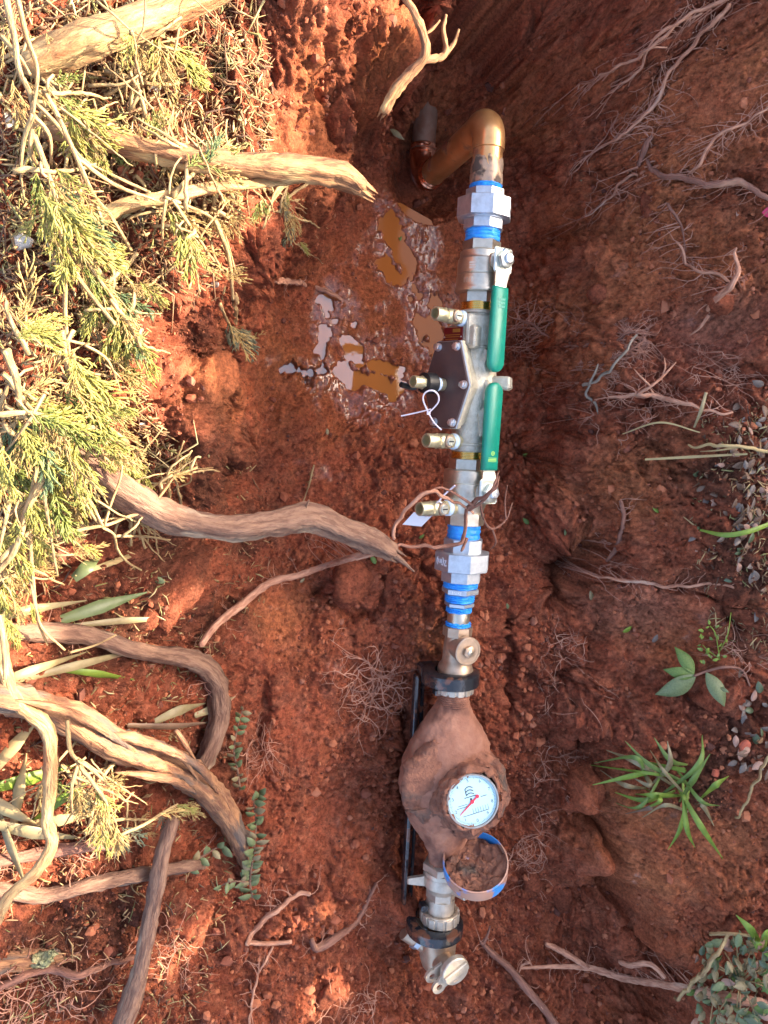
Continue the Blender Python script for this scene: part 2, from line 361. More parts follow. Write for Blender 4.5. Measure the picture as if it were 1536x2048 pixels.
# crevices: under the right-hand ledge, down the right wall, round the clods
for pts, z, w, dp in [([(1188,1480),(1200,1560),(1205,1640),(1218,1740),(1255,1820),(1290,1880),(1330,1905)],.27,.020,.075),([(1098,730),(1092,800),(1098,880),(1080,930)],.13,.010,.035),([(1135,1080),(1122,1130),(1100,1190)],.17,.022,.06),([(1195,1165),(1205,1240),(1190,1330),(1130,1390)],.26,.010,.03),([(1225,1155),(1330,1165),(1420,1180)],.32,.010,.025),([(1420,1180),(1440,1250),(1450,1330)],.37,.012,.03),([(640,1180),(690,1225),(750,1215),(765,1160)],.16,.012,.03),([(520,1350),(530,1420),(500,1480)],.2,.008,.02),([(1400,1390),(1450,1430),(1500,1420)],.4,.014,.03),([(560,420),(575,470),(590,520)],.05,.008,.02),([(820,1440),(815,1600),(805,1740)],.17,.03,.05),([(1010,1240),(1015,1330),(1010,1400)],.18,.012,.03),([(760,1040),(800,1100),(850,1150)],.1,.01,.02),([(1040,1320),(1085,1400),(1090,1480)],.18,.012,.02)]:
    d_ = poly_dist(pts, z)+fbm(GX, GY, 22, 3, int(pts[0][0]))*.010; HB = HB-dp*np.exp(-(np.maximum(d_, 0)/w)**2)
def splat(lst):
    """gaussian weights round pixels: (u, v, z, radius_px)"""
    r = np.zeros_like(GX)
    for u, v, z, s in lst:
        p = P(u, v, z); k = s*PX(p); r = np.maximum(r, np.exp(-((GX-p.x)**2+(GY-p.y)**2)/(k*k)))
    return r
SMOOTH = np.clip(splat([(740,640,0,260),(840,480,0,200),(640,760,.02,200),(620,900,.06,170),(700,1020,.1,130),(1060,60,.38,120),(1110,170,.27,110),(1300,1235,.32,100),(1380,1240,.35,70),(1330,1640,.36,70),(1270,1750,.34,110),(1340,1800,.37,100),(1420,1690,.4,60),(560,480,.05,100),(560,1230,.16,110),(1360,250,.36,90),(1260,560,.26,70),(1160,420,.19,70),(1440,660,.4,60),(600,1450,.22,110),(650,1650,.23,90),(690,1270,.2,100),(1450,200,.42,80)]), 0, 1)
WET = np.clip(splat([(790,470,0,75),(820,560,0,70),(845,640,0,70),(870,700,0,60),(740,770,0,85),(660,640,0,55),(640,750,.02,50),(825,330,-.05,60)])*1.15+fbm(GX, GY, 14, 4, 5)*.7*SMOOTH-.08, 0, 1)
CRUMB = 1-.85*SMOOTH
big = fbm(GXN, GYN, 5, 3, 41)*.022*(1-.5*SMOOTH)
HZ += big
def clods(sc, amp, s, thr=-.1):
    a = fbm(GXN, GYN, 18, 2, s+50)*.35; d1, d2, i = worley(GXN*sc+a, GYN*sc+a*.7, s); sz = .35+.65*_jx[i]
    m = np.clip((perlin(GXN*7, GYN*7, s+3)-thr)*2.5, 0, 1)
    return amp*np.sqrt(np.clip(1-(d1/(.75*sz+.15))**2, 0, 1))*sz*m
HZ += CRUMB*(clods(11, .030, 6, .05)+clods(24, .019, 1, .0)+clods(55, .013, 2, -.25)+clods(110, .0082, 3, -.6)+clods(180, .0048, 4, -1))
HZ += fbm(GXN, GYN, 40, 5, 61, .6)*(.0030+.0062*CRUMB)
# shrinkage cracks and pick marks in the sticky clay
d1, d2, _ = worley(GXN*13+fbm(GXN, GYN, 14, 3, 71)*.9, GYN*13+fbm(GXN, GYN, 14, 3, 81)*.9, 9)
crk = np.clip(1-(d2-d1)/.05, 0, 1)*np.clip(perlin(GXN*5, GYN*5, 91)*3, 0, 1); HZ -= crk*.009*np.clip(.35+SMOOTH, 0, 1)*(1-WET*.8)
d1, d2, _ = worley(GXN*34+fbm(GXN, GYN, 30, 3, 73)*1.1, GYN*34+fbm(GXN, GYN, 30, 3, 83)*1.1, 12)
crk = np.clip(1-(d2-d1)/.10, 0, 1)*np.clip(perlin(GXN*9, GYN*9, 95)*2.5+.5, 0, 1); HZ -= crk*.0065*(1-WET*.8)
pit = np.clip(perlin(GXN*38, GYN*26, 93)-.42, 0, 1); HZ -= pit*.022*SMOOTH
# detail stands off along the normal of the broad shape, so that steep faces break up too
gyb, gxb = np.gradient(HB, ST); 
gxb = np.clip(box(gxb), -2.5, 2.5); gyb = np.clip(box(gyb), -2.5, 2.5); nl = np.sqrt(1+gxb**2+gyb**2)
DET = HZ.copy(); OFX = -gxb/nl*DET; OFY = -gyb/nl*DET; HZ = HB+DET/nl
# the wet hollow: low flats that the water stands in
WZ = .004
hol = np.zeros_like(GX); nz = fbm(GX, GY, 24, 3, 97)*.014; nzf = fbm(GX, GY, 55, 2, 99)*.006
for pts, wpx in [([(780,455),(800,500),(812,530)],38),([(770,520),(800,560)],22),([(648,600),(652,640),(640,690)],12),([(655,635),(690,660),(700,690)],11),([(690,680),(712,720),(722,760)],24),([(690,750),(740,762),(790,782)],34),
                 ([(742,735),(790,745)],18),([(868,610),(862,660),(880,720)],26),([(812,590),(835,640),(850,690)],10),([(640,690),(642,740),(600,745)],12),([(560,735),(620,750)],16),([(690,660),(705,650)],8),([(820,560),(840,600)],6)]:
    p = P(pts[0][0], pts[0][1], 0); w = .66*wpx*PX(p)
    hol = np.maximum(hol, np.clip(1.15-(poly_dist(pts, 0)+nz+nzf)/w, 0, 1))
flat = splat([(740,640,0,230),(830,520,0,150),(860,680,0,90)])
HZ = HZ*(1-.75*flat)+(.010+.35*(HZ-cm(GX, GY))+nzf*.3)*.75*flat
zone = (splat([(720,640,0,320),(800,480,0,130),(860,700,0,150)]) > .12) & (poly_dist([(845,380),(838,240)], -.05) > .085)
HZ = np.where(zone, np.maximum(HZ, WZ+.0018+.0035*np.abs(nzf)/.005), HZ)
hs = np.clip(hol*1.25, 0, 1); hs = hs*hs*(3-2*hs); HZ = HZ*(1-hs)+(WZ-.012+nzf)*hs
HZ += splat([(690,1165,.2,62)])*.03+splat([(745,1110,.12,25)])*.02+splat([(1440,590,.39,45)])*.03+splat([(1380,770,.35,30)])*.02+splat([(785,1820,.23,30)])*.05
# the pit dug round the lower copper elbow
_tt = np.clip((GY-.506)/.075, 0, 1); dL = np.hypot(GX-(.532+.006*_tt), GY-(.506+.075*_tt))+nzf*.8
HZ = np.minimum(HZ, np.where(dL < .13, -.100+np.clip((dL-.040)/.05, 0, 2)**1.3*.09, 9))
def Hs(x, y):
    return float(bilin(HZ, np.array([x]), np.array([y]), X0, ST, Y0, ST)[0])
def Hn(x, y): return bilin(HZ, x, y, X0, ST, Y0, ST)
_ts = np.linspace(.95, -.12, 360)
def G(u, v, off=0.0):
    """the point of the ground seen at a pixel, lifted by off"""
    d = ray(u, v); s = (_ts-CAM_H)/d.z; x = d.x*s; y = d.y*s; h = Hn(x, y); k = np.argmax(_ts <= h)
    if not (_ts <= h).any(): k = len(_ts)-1
    z = float(h[k]); p = P(u, v, z+off); return p
# one sheet to the horizon
AX_, AY_ = np.meshgrid(ax, ay); ZZ = np.zeros_like(AX_); nO = len(outx)
ZZ[nO:nO+len(gy), nO:nO+len(gx)] = HZ
inner = np.zeros(ZZ.shape, bool); inner[nO:nO+len(gy), nO:nO+len(gx)] = True
om = ~inner; cxo = np.clip(AX_[om], X0, gx[-1]); cyo = np.clip(AY_[om], Y0, gy[-1]); dd = np.hypot(AX_[om]-cxo, AY_[om]-cyo)
edge = Hn(cxo, cyo); t = np.clip(dd/1.2, 0, 1); OX = np.zeros_like(ZZ); OY = np.zeros_like(ZZ); OX[inner] = OFX.ravel(); OY[inner] = OFY.ravel(); ZZ[om] = edge*(1-t)+.5*t+fbm(AX_[om], AY_[om], 3, 3, 5)*.02*np.minimum(dd*5, 1)
# colours: red clay, brown crumbs, dark mulch, orange smears
def lerp(a, b, t): return a*(1-t[..., None])+np.array(b)*t[..., None]
C = np.ones(GX.shape+(3,))*np.array(RED); n1 = np.clip(fbm(GXN, GYN, 6, 4, 301)*1.1+.5, 0, 1); n2 = np.clip(fbm(GXN, GYN, 30, 4, 311)*1.0+.5, 0, 1)
C = lerp(C, (.200, .052, .028), n1*.8*CRUMB); C = lerp(C, (.34, .115, .062), np.clip(n2-.45, 0, 1)*1.0)
ORANGE = np.clip(splat([(1050,40,.39,90),(1110,170,.27,90),(1240,120,.4,60),(1360,240,.36,120),(1250,560,.25,80),(1300,1240,.33,90),(1330,1640,.37,90),(1290,1740,.34,120),(1400,1700,.4,110),(1120,740,.14,50),(560,740,.05,70),(790,40,.45,90),(650,200,.47,120),(420,790,.42,90),(260,40,.53,90),(560,1230,.16,90),(880,1280,.22,50),(1200,1080,.27,40),(1450,200,.42,140),(1450,520,.41,140),(1300,420,.31,140),(1150,620,.2,90),(1250,950,.28,90)])*1.1+fbm(GXN, GYN, 10, 4, 321)*.45-.18, 0, 1)
C = lerp(C, (.40, .13, .052), ORANGE*.8)
C = lerp(C, (.30, .125, .085), np.clip(splat([(1280,1220,.32,80),(700,1170,.2,50),(1450,650,.4,80)])-.2, 0, 1)*.7)
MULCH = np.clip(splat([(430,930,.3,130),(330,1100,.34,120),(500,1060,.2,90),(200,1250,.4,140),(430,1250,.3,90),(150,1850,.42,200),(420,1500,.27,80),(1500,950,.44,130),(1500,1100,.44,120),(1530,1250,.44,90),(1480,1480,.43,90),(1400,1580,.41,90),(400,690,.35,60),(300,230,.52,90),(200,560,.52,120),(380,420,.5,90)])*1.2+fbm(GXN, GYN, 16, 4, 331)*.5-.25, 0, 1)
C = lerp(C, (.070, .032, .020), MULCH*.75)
WASH = np.clip(splat([(740,640,0,200),(840,500,0,150),(870,660,0,120),(620,760,.03,150)])*1.1+fbm(GXN, GYN, 14, 4, 341)*.4-.2, 0, 1)
C = lerp(C, (.30, .088, .030), WASH*.7)
C *= (.82+.36*np.clip(fbm(GXN, GYN, 70, 3, 351)*.8+.5, 0, 1))[..., None]
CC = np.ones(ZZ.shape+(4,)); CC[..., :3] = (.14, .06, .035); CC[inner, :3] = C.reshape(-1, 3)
WW = np.zeros(ZZ.shape); WW[inner] = WET.ravel()
me = bpy.data.meshes.new('ground'); ny, nx = ZZ.shape
me.vertices.add(nx*ny); me.vertices.foreach_set('co', np.stack([AX_+OX, AY_+OY, ZZ], -1).astype(np.float32).ravel())
i = np.arange(ny-1)[:, None]; j = np.arange(nx-1)[None, :]; q = np.stack([i*nx+j, i*nx+j+1, (i+1)*nx+j+1, (i+1)*nx+j], -1).reshape(-1, 4)
me.loops.add(q.size); me.loops.foreach_set('vertex_index', q.astype(np.int32).ravel())
me.polygons.add(len(q)); me.polygons.foreach_set('loop_start', (np.arange(len(q))*4).astype(np.int32)); me.polygons.foreach_set('loop_total', np.full(len(q), 4, np.int32))
me.polygons.foreach_set('use_smooth', np.ones(len(q), bool)); me.update(calc_edges=True)
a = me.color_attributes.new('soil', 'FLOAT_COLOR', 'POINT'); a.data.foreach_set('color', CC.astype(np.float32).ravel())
a = me.attributes.new('wet', 'FLOAT', 'POINT'); a.data.foreach_set('value', WW.astype(np.float32).ravel())
def soil_material(name, attr=True, c=RED, c2=REDDARK):
    m, nt, b = nodes_of(name); N = nt.nodes; L = nt.links
    geo = N.new('ShaderNodeNewGeometry'); vec = geo.outputs['Position']
    n = N.new('ShaderNodeTexNoise'); n.inputs['Scale'].default_value = 150; n.inputs['Detail'].default_value = 5; n.inputs['Roughness'].default_value = .7; L.new(vec, n.inputs['Vector'])
    r = N.new('ShaderNodeMapRange'); r.inputs['From Min'].default_value = .3; r.inputs['From Max'].default_value = .72; r.inputs['To Min'].default_value = .42; r.inputs['To Max'].default_value = 1.6; L.new(n.outputs['Fac'], r.inputs['Value'])
    mx = N.new('ShaderNodeMix'); mx.data_type = 'RGBA'; mx.blend_type = 'MULTIPLY'; mx.inputs[0].default_value = 1
    if attr:
        at = N.new('ShaderNodeAttribute'); at.attribute_name = 'soil'; L.new(at.outputs['Color'], mx.inputs[6])
        w = N.new('ShaderNodeAttribute'); w.attribute_name = 'wet'
        rr = N.new('ShaderNodeMapRange'); rr.inputs['To Min'].default_value = .78; rr.inputs['To Max'].default_value = .38; L.new(w.outputs['Fac'], rr.inputs['Value']); L.new(rr.outputs['Result'], b.inputs['Roughness'])
        cw = N.new('ShaderNodeMapRange'); cw.inputs['From Min'].default_value = .22; cw.inputs['From Max'].default_value = .8; cw.inputs['To Max'].default_value = .8; L.new(w.outputs['Fac'], cw.inputs['Value']); L.new(cw.outputs['Result'], b.inputs['Coat Weight']); b.inputs['Coat Roughness'].default_value = .10; b.inputs['Coat IOR'].default_value = 1.6
    else:
        n3 = N.new('ShaderNodeTexNoise'); n3.inputs['Scale'].default_value = 9; n3.inputs['Detail'].default_value = 4; L.new(vec, n3.inputs['Vector'])
        m3 = N.new('ShaderNodeMix'); m3.data_type = 'RGBA'; m3.inputs[6].default_value = (*c, 1); m3.inputs[7].default_value = (*c2, 1)
        r3 = N.new('ShaderNodeMapRange'); r3.inputs['From Min'].default_value = .35; r3.inputs['From Max'].default_value = .6; L.new(n3.outputs['Fac'], r3.inputs['Value']); L.new(r3.outputs['Result'], m3.inputs[0])
        L.new(m3.outputs[2], mx.inputs[6]); b.inputs['Roughness'].default_value = .8
    cb = N.new('ShaderNodeCombineColor'); 
    for k in range(3): L.new(r.outputs['Result'], cb.inputs[k])
    L.new(cb.outputs[0], mx.inputs[7]); L.new(mx.outputs[2], b.inputs['Base Color'])
    n2 = N.new('ShaderNodeTexNoise'); n2.inputs['Scale'].default_value = 330; n2.inputs['Detail'].default_value = 6; n2.inputs['Roughness'].default_value = .7; L.new(vec, n2.inputs['Vector'])
    bp = N.new('ShaderNodeBump'); bp.inputs['Strength'].default_value = 1.0; bp.inputs['Distance'].default_value = .006; L.new(n2.outputs['Fac'], bp.inputs['Height'])
    L.new(bp.outputs['Normal'], b.inputs['Normal']); b.inputs['Specular IOR Level'].default_value = .12
    return m
MT['soil'] = soil_material('red_clay_soil'); MT['clod'] = soil_material('red_soil_crumb', False, (.31, .088, .044), (.19, .054, .028))
me.materials.append(MT['soil'])
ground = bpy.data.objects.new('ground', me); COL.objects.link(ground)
tag(ground, 'red clay trench with crumbly banks and a muddy floor', 'ground', kind='structure')

# muddy water standing in the hollow
def water_material(name, c, rough, ior):
    m, nt, b = nodes_of(name); N = nt.nodes; L = nt.links
    b.inputs['Base Color'].default_value = (*c, 1); b.inputs['Roughness'].default_value = rough; b.inputs['IOR'].default_value = ior
    g = N.new('ShaderNodeNewGeometry'); n = N.new('ShaderNodeTexNoise'); n.inputs['Scale'].default_value = 30; n.inputs['Detail'].default_value = 2; L.new(g.outputs['Position'], n.inputs['Vector'])
    bp = N.new('ShaderNodeBump'); bp.inputs['Strength'].default_value = .12; bp.inputs['Distance'].default_value = .003; L.new(n.outputs['Fac'], bp.inputs['Height']); L.new(bp.outputs['Normal'], b.inputs['Normal'])
    return m
MT['water'] = water_material('silty_orange_water', (.30, .095, .022), .10, 1.3); MT['film'] = water_material('clear_shallow_water', (.34, .12, .03), .02, 2.15)
def puddle(pix, label, material):
    q = [P(u, v, WZ) for u, v in pix]; m = MB(); m.slab([(p.x, p.y) for p in q], -.03, WZ); tag(m.build('puddle_water', material, smooth=False), label, 'puddle', kind='structure')
puddle([(735,520),(715,440),(800,405),(862,440),(915,560),(915,780),(845,830),(825,820),(820,700),(800,600)], 'silty orange water pooled between the copper pipe and the brown cover', 'water')
puddle([(734,520),(799,600),(819,700),(824,820),(540,790),(560,680),(620,570)], 'shallow water shining white with sky left of the valves', 'film')
# ------------------------------------------------------------------ the pipe run: one straight axis, local x down the photo, y to its right, z up
ZA = .30
A0 = P(976, 300, ZA); A1 = P(879, 1830, ZA)
EX = (A1-A0).normalized(); EZ = Vector((0, 0, 1)); EY = EZ.cross(EX)
def xc(v): return 976-(v-300)*(97/1530)
def T(v): return (P(xc(v), v, ZA)-A0).dot(EX)          # distance along the axis of a photo row
def W(px, v): return px*PX(A0+EX*T(v))                 # photo pixels to metres there
def AF(v): 
    M = Matrix((EX, EY, EZ)).transposed().to_4x4(); M.translation = A0+EX*T(v); return M
def prof(base, rows):                                  # [(row, halfwidth px)] -> [(x, r)] about a thing whose origin is at row base
    return [(T(v)-T(base), W(h, v)) for v, h in rows]
def dirv(a):                                           # direction in the local yz plane, a degrees from up towards the photo's right
    return Vector((0, math.sin(rad(a)), math.cos(rad(a))))
def rings(base, v0, v1, h, n):                         # a threaded or taped stretch
    out = []
    for i in range(n):
        a = v0+(v1-v0)*i/n; b = v0+(v1-v0)*(i+1)/n; m = (a+b)/2; out += [(a, h-1.6), (m-(b-a)*.15, h), (m+(b-a)*.15, h)]
    return prof(base, out+[(v1, h-1.6)])
def rough_ring(m, pr, n, F=None, amp=.00045):          # lathe with hand-wound unevenness
    k = m.n; m.lathe(pr, n, F); v = m.v[-1]; v += RNG.normal(0, amp, v.shape); return m

# copper riser
b = 300
cp_t = thing('copper_pipe', 'tarnished copper pipe with two elbows rising from the mud to the upper union', 'pipe', AF(b))
rp = W(30, 300); re_ = W(32.5, 280)
MB().lathe(prof(b, [(283, 30), (344, 30)]), 32).build('pipe_run', 'copper', cp_t)
m = MB(); m.lathe(prof(b, [(283, 32.5), (300, 32.8), (301, 31), (284, 31)]), 32, close=True).build('elbow_collar', 'copper', cp_t)
m = MB(); rough_ring(m, prof(b, [(318, 30.3), (330, 31.2), (345, 31), (350, 30), (351, 32.5), (356, 33), (371, 32.5), (373, 30)]), 32, None, .0008); m.build('scorched_adapter', 'copper_burnt', cp_t)
tl = T(241)-T(b); rb_ = (T(283)-T(241))                     # leg position, bend radius
arc = [(tl+rb_-rb_*math.sin(s), 0, -rb_+rb_*math.cos(s)) for s in np.linspace(0, math.pi/2, 12)]
arc = [(T(283)-T(b)+.002, 0, 0)]+arc
MB().tube(arc, re_, 32).build('upper_elbow', 'copper', cp_t)
# foot of the leg: directly below, where the photo shows the lower elbow
legw = AF(b) @ Vector((tl, 0, 0))
best = min(np.linspace(.05, -.2, 126), key=lambda z: (proj((legw.x, legw.y, z))[0]-842)**2+(proj((legw.x, legw.y, z))[1]-366)**2)
ZB = float(best)-ZA
MB().tube([(tl, 0, -rb_+.002), (tl, 0, ZB*.5), (tl, 0, ZB+.05)], rp, 32).build('vertical_leg', 'copper', cp_t)
rb2 = .052
arc = [(tl, 0, ZB+rb2+.012)]+[(tl-rb2+rb2*math.cos(s), 0, ZB+rb2-rb2*math.sin(s)) for s in np.linspace(0, math.pi/2, 10)]+[(tl-rb2-.012, 0, ZB)]
le = MB().tube(arc, rp*1.07, 32).build('lower_elbow', 'copper_bright', cp_t)
for o_, d_ in (((tl, 0, ZB+rb2+.012), (0, 0, 1)), ((tl-rb2-.012, 0, ZB), (-1, 0, 0))):
    F = frame(o_, d_); m = MB()
    for xx, rr in ((0, 1.07), (.012, 1.05)):
        m.lathe([(xx-.006, rp*1.02), (xx-.003, rp*rr+.002), (xx+.001, rp*rr+.002), (xx+.004, rp*1.02)], 32, F, cap=False)
    m.build('joint_bead', 'copper_bright', le)
MB().tube([(tl-rb2-.008, 0, ZB), (tl-.11, 0, ZB+.002), (tl-.26, .004, ZB+.004)], rp*.985, 32).build('buried_pipe', 'copper_grey', cp_t)

# galvanised unions
def stamp(txt, size, M, parent, material='paper', name='lettering', ext=.0002):
    c = bpy.data.curves.new(name, 'FONT'); c.body = txt; c.size = size; c.extrude = ext; c.align_x = 'CENTER'; c.align_y = 'CENTER'
    t_ = bpy.data.objects.new(name, c); COL.objects.link(t_); bpy.context.view_layer.update()
    me_ = bpy.data.meshes.new_from_object(t_.evaluated_get(bpy.context.evaluated_depsgraph_get())); bpy.data.objects.remove(t_); bpy.data.curves.remove(c)
    me_.name = name; me_.materials.clear(); me_.materials.append(MT[material]); o = bpy.data.objects.new(name, me_); COL.objects.link(o); o.parent = parent; o.matrix_local = M; return o
def face_frame(x, r, ang, flip=False):
    """frame on a surface at angle ang (from up, to the right): local z outwards, x along the tangent"""
    z = dirv(ang); xd = Vector((0, 1, 0))*math.cos(rad(ang))-Vector((0, 0, 1))*math.sin(rad(ang)); y = z.cross(xd)
    if flip: xd, y = -xd, -y
    M = Matrix((xd, y, z)).transposed().to_4x4(); M.translation = Vector((x, 0, 0))+z*r; return M
def union(b, rows, label, letter):
    (t0, t1), (h0, h1), (n0, n1), (k0, k1), (s0, s1) = rows
    u = thing('pipe_union', label, 'pipe union', AF(b), 'galvanised unions in the pipe run')
    x = lambda v: T(v)-T(b)
    ph = rad(4.5)
    m = MB(); rough_ring(m, rings(b, t0, t1, 33, 3), 40); m.build('thread_paste', 'tape', u)
    MB().nut(x(h0), x(h1), W(38, h0)/math.cos(math.pi/8)*.98, 8, None, ph, .05).build('end_body', 'galv', u)
    big = MB().nut(x(n0), x(n1), W(53, n0)/math.cos(math.pi/8)*.98, 8, None, ph, .05).build('union_nut', 'galv', u)
    MB().lathe(prof(b, [(n1-2, 44), (n1+1.5, 43.5), (n1+2, 41)]), 40).build('nut_lip', 'galv', big)
    MB().nut(x(k0), x(k1), W(38.5, k0)/math.cos(math.pi/8)*.98, 8, None, ph, .05).build('tail_body', 'galv', u)
    m = MB(); rough_ring(m, rings(b, s0, s1, 35, 3), 40); m.build('thread_paste', 'tape', u)
    if letter:
        stamp(letter, .016, face_frame(x((n0+n1)/2), W(53, n0)*.985, -72, True), big)
    else:
        m = MB(); F = face_frame(x(388), W(38, 388)*.985, 41); 
        for (px_, py_, s_) in ((-.004, .001, .003), (-.001, -.002, .002), (.006, -.001, .002), (.004, -.016, .002)):
            m.lathe([(0, s_), (.0009, s_*.6)], 7, F @ Matrix.Translation((px_, py_, .0)) @ frame((0, 0, 0), (0, 0, 1)))
        m.build('mud_spatter', 'mud', u)
    return u
union(385, [(371, 384), (382, 404), (400, 441), (438, 462), (461, 484)], 'grey octagonal pipe union just below the copper pipe', None)
union(1080, [(1047, 1077), (1076, 1104), (1102, 1139), (1137, 1162), (1161, 1174)], 'grey octagonal pipe union with white stamped lettering above the reducing bushing', '2(in)')

# ------------------------------------------------------------------ double check valve with its two shutoffs
b = 775
dc = thing('backflow_preventer', 'bronze double check backflow preventer with two green handles and brown cover plate', 'backflow valve', AF(b))
x = lambda v: T(v)-T(b)
QA = -58                                                # the cover looks up to the left
qd = dirv(QA); wd = dirv(QA+90)
px = PX(A0+EX*T(b))
body = MB()
body.lathe(prof(b, [(622, 33), (624, 36), (632, 37), (640, 36), (700, 38), (740, 44), (775, 48), (810, 45), (850, 38), (880, 36), (893, 38), (900, 37), (904, 33)]), 36)
HEX = [(0, 55), (-84, 28), (-84, -28), (0, -55), (84, -28), (84, 28)]
def plane(d, w0=0.0):                                   # frame of the cover: x along the run, y = up the plate, z = outwards
    M = Matrix((Vector((1, 0, 0)), -wd, qd)).transposed().to_4x4(); M.translation = qd*d+wd*w0; return M
W0 = -12*px
def loft(m, sections):
    n = len(sections[0]); v = np.concatenate(sections); fs = []
    for i in range(len(sections)-1):
        for j in range(n): j2 = (j+1) % n; fs.append((i*n+j, i*n+j2, (i+1)*n+j2, (i+1)*n+j))
    fs += [tuple(range(n))[::-1], tuple(range((len(sections)-1)*n, len(sections)*n))]; m.add(v, fs)
def hexpts(s, d, w0): 
    return tf(np.array([(p_*px*s, q_*px*s, 0) for p_, q_ in HEX][::1]), plane(d, w0))
loft(body, [hexpts(.62, 0, W0*.2), hexpts(.80, 30*px, W0*.7), hexpts(.93, 52*px, W0), hexpts(1.0, 58*px, W0), hexpts(1.0, 66*px, W0)])
# square shoulder at the top end, boss at the bottom end, rib between the handles
sh = frame((x(660), 0, 0), (1, 0, 0)); 
body.box((x(633), -W(36, 650), -W(30, 650)), (x(696), W(38, 650), W(39, 650)), None, W(5, 650))
body.box((x(700), -W(20, 700), -W(20, 700)), (x(735), W(34, 700), W(40, 700)), None, W(9, 700))
body.slab([(-W(11, 775), 0), (W(11, 775), 0), (W(15, 775), W(70, 775)), (W(10, 775), W(76, 775)), (-W(10, 775), W(74, 775)), (-W(11, 775), W(68, 775))], -W(26, 775), W(22, 775),
          Matrix((Vector((1, 0, 0)), dirv(58), Vector((1, 0, 0)).cross(dirv(58)))).transposed().to_4x4() @ Matrix.Translation((x(763), 0, 0)), W(4, 775))
body.slab([(-W(70, 775), 0), (W(84, 775), 0), (W(10, 775), W(56, 775)), (-W(6, 775), W(56, 775))], -W(6, 775), W(6, 775),
          Matrix((Vector((1, 0, 0)), dirv(12), Vector((1, 0, 0)).cross(dirv(12)))).transposed().to_4x4() @ Matrix.Translation((x(778), 0, 0)), W(3, 775))
for v0, v1, ang_, hh in ((700, 762, 20, 44), (790, 872, 26, 45)):
    F_ = Matrix((Vector((1, 0, 0)), dirv(ang_+90), dirv(ang_))).transposed().to_4x4()
    body.slab([(x(v0), -W(10, 775)), (x((v0+v1)/2), -W(22, 775)), (x(v1), -W(12, 775)), (x(v1), W(12, 775)), (x((v0+v1)/2), W(20, 775)), (x(v0), W(10, 775))], 0, W(hh, 775), F_, W(7, 775))
for v0 in (628, 697, 888):
    body.lathe(prof(b, [(v0-3, 36), (v0-1.5, 40), (v0+1.5, 40.5), (v0+3, 36)]), 36)
bo = body.build('valve_body', 'bronze', dc, angle=40)
cv = MB().slab([(p_*px, q_*px) for p_, q_ in HEX], 66*px, 70*px, plane(0, W0), .0008).build('gasket_plate', 'plate_edge', dc)
cover = MB().slab([(p_*px*.985, q_*px*.985) for p_, q_ in HEX], 70*px, 74.5*px, plane(0, W0), .001).build('cover_plate', 'plate', dc)
for p_, q_ in HEX:
    F = plane(74.5*px, W0) @ Matrix.Translation((p_*px*.86, q_*px*.80, 0)) @ frame((0, 0, 0), (0, 0, 1))
    m = MB(); m.lathe([(0, 8.5*px), (1.6*px, 8.5*px)], 16, F).nut(1.6*px, 9*px, 7*px, 6, F, random.random(), .1); m.build('bolt', 'bolt', dc)
# red name plate
F = plane(0, 0)
tagp = MB().slab([(x(660), W(-2, 680)), (x(660), W(44, 680)), (x(697), W(44, 680)), (x(697), W(-2, 680))], 46*px, 48.5*px, F, .0005)
tagp = tagp.build('name_plate', 'red_tag', dc)
for u0, u1, v0, v1 in ((663, 670, 4, 22), (674, 675.5, 4, 40), (678, 679.5, 4, 40), (683, 684.5, 8, 40), (688, 689.5, 4, 34)):
    MB().box((x(u0), W(v0, 680), 48.5*px), (x(u1), W(v1, 680), 48.9*px), F).build('print_line', 'tag_gold', tagp)
for u0, v0 in ((679, 1), (679, 41.5)):
    MB().lathe([(0, 1.6*px), (1.0*px, 1.2*px)], 10, F @ Matrix.Translation((x(u0), W(v0, 680), 48.5*px)) @ frame((0, 0, 0), (0, 0, 1))).build('rivet', 'bolt', tagp)
body2 = MB().box((x(656), W(-30, 680), -6*px), (x(702), W(40, 680), 46*px), F, 4*px).build('name_plate_boss', 'bronze', dc)

# threaded joints between body and shutoffs
for v0, v1 in ((606, 624), (903, 918)):
    MB().lathe(rings(b, v0, v1, 35, 5), 36).build('pipe_thread', 'brass_thread', dc)

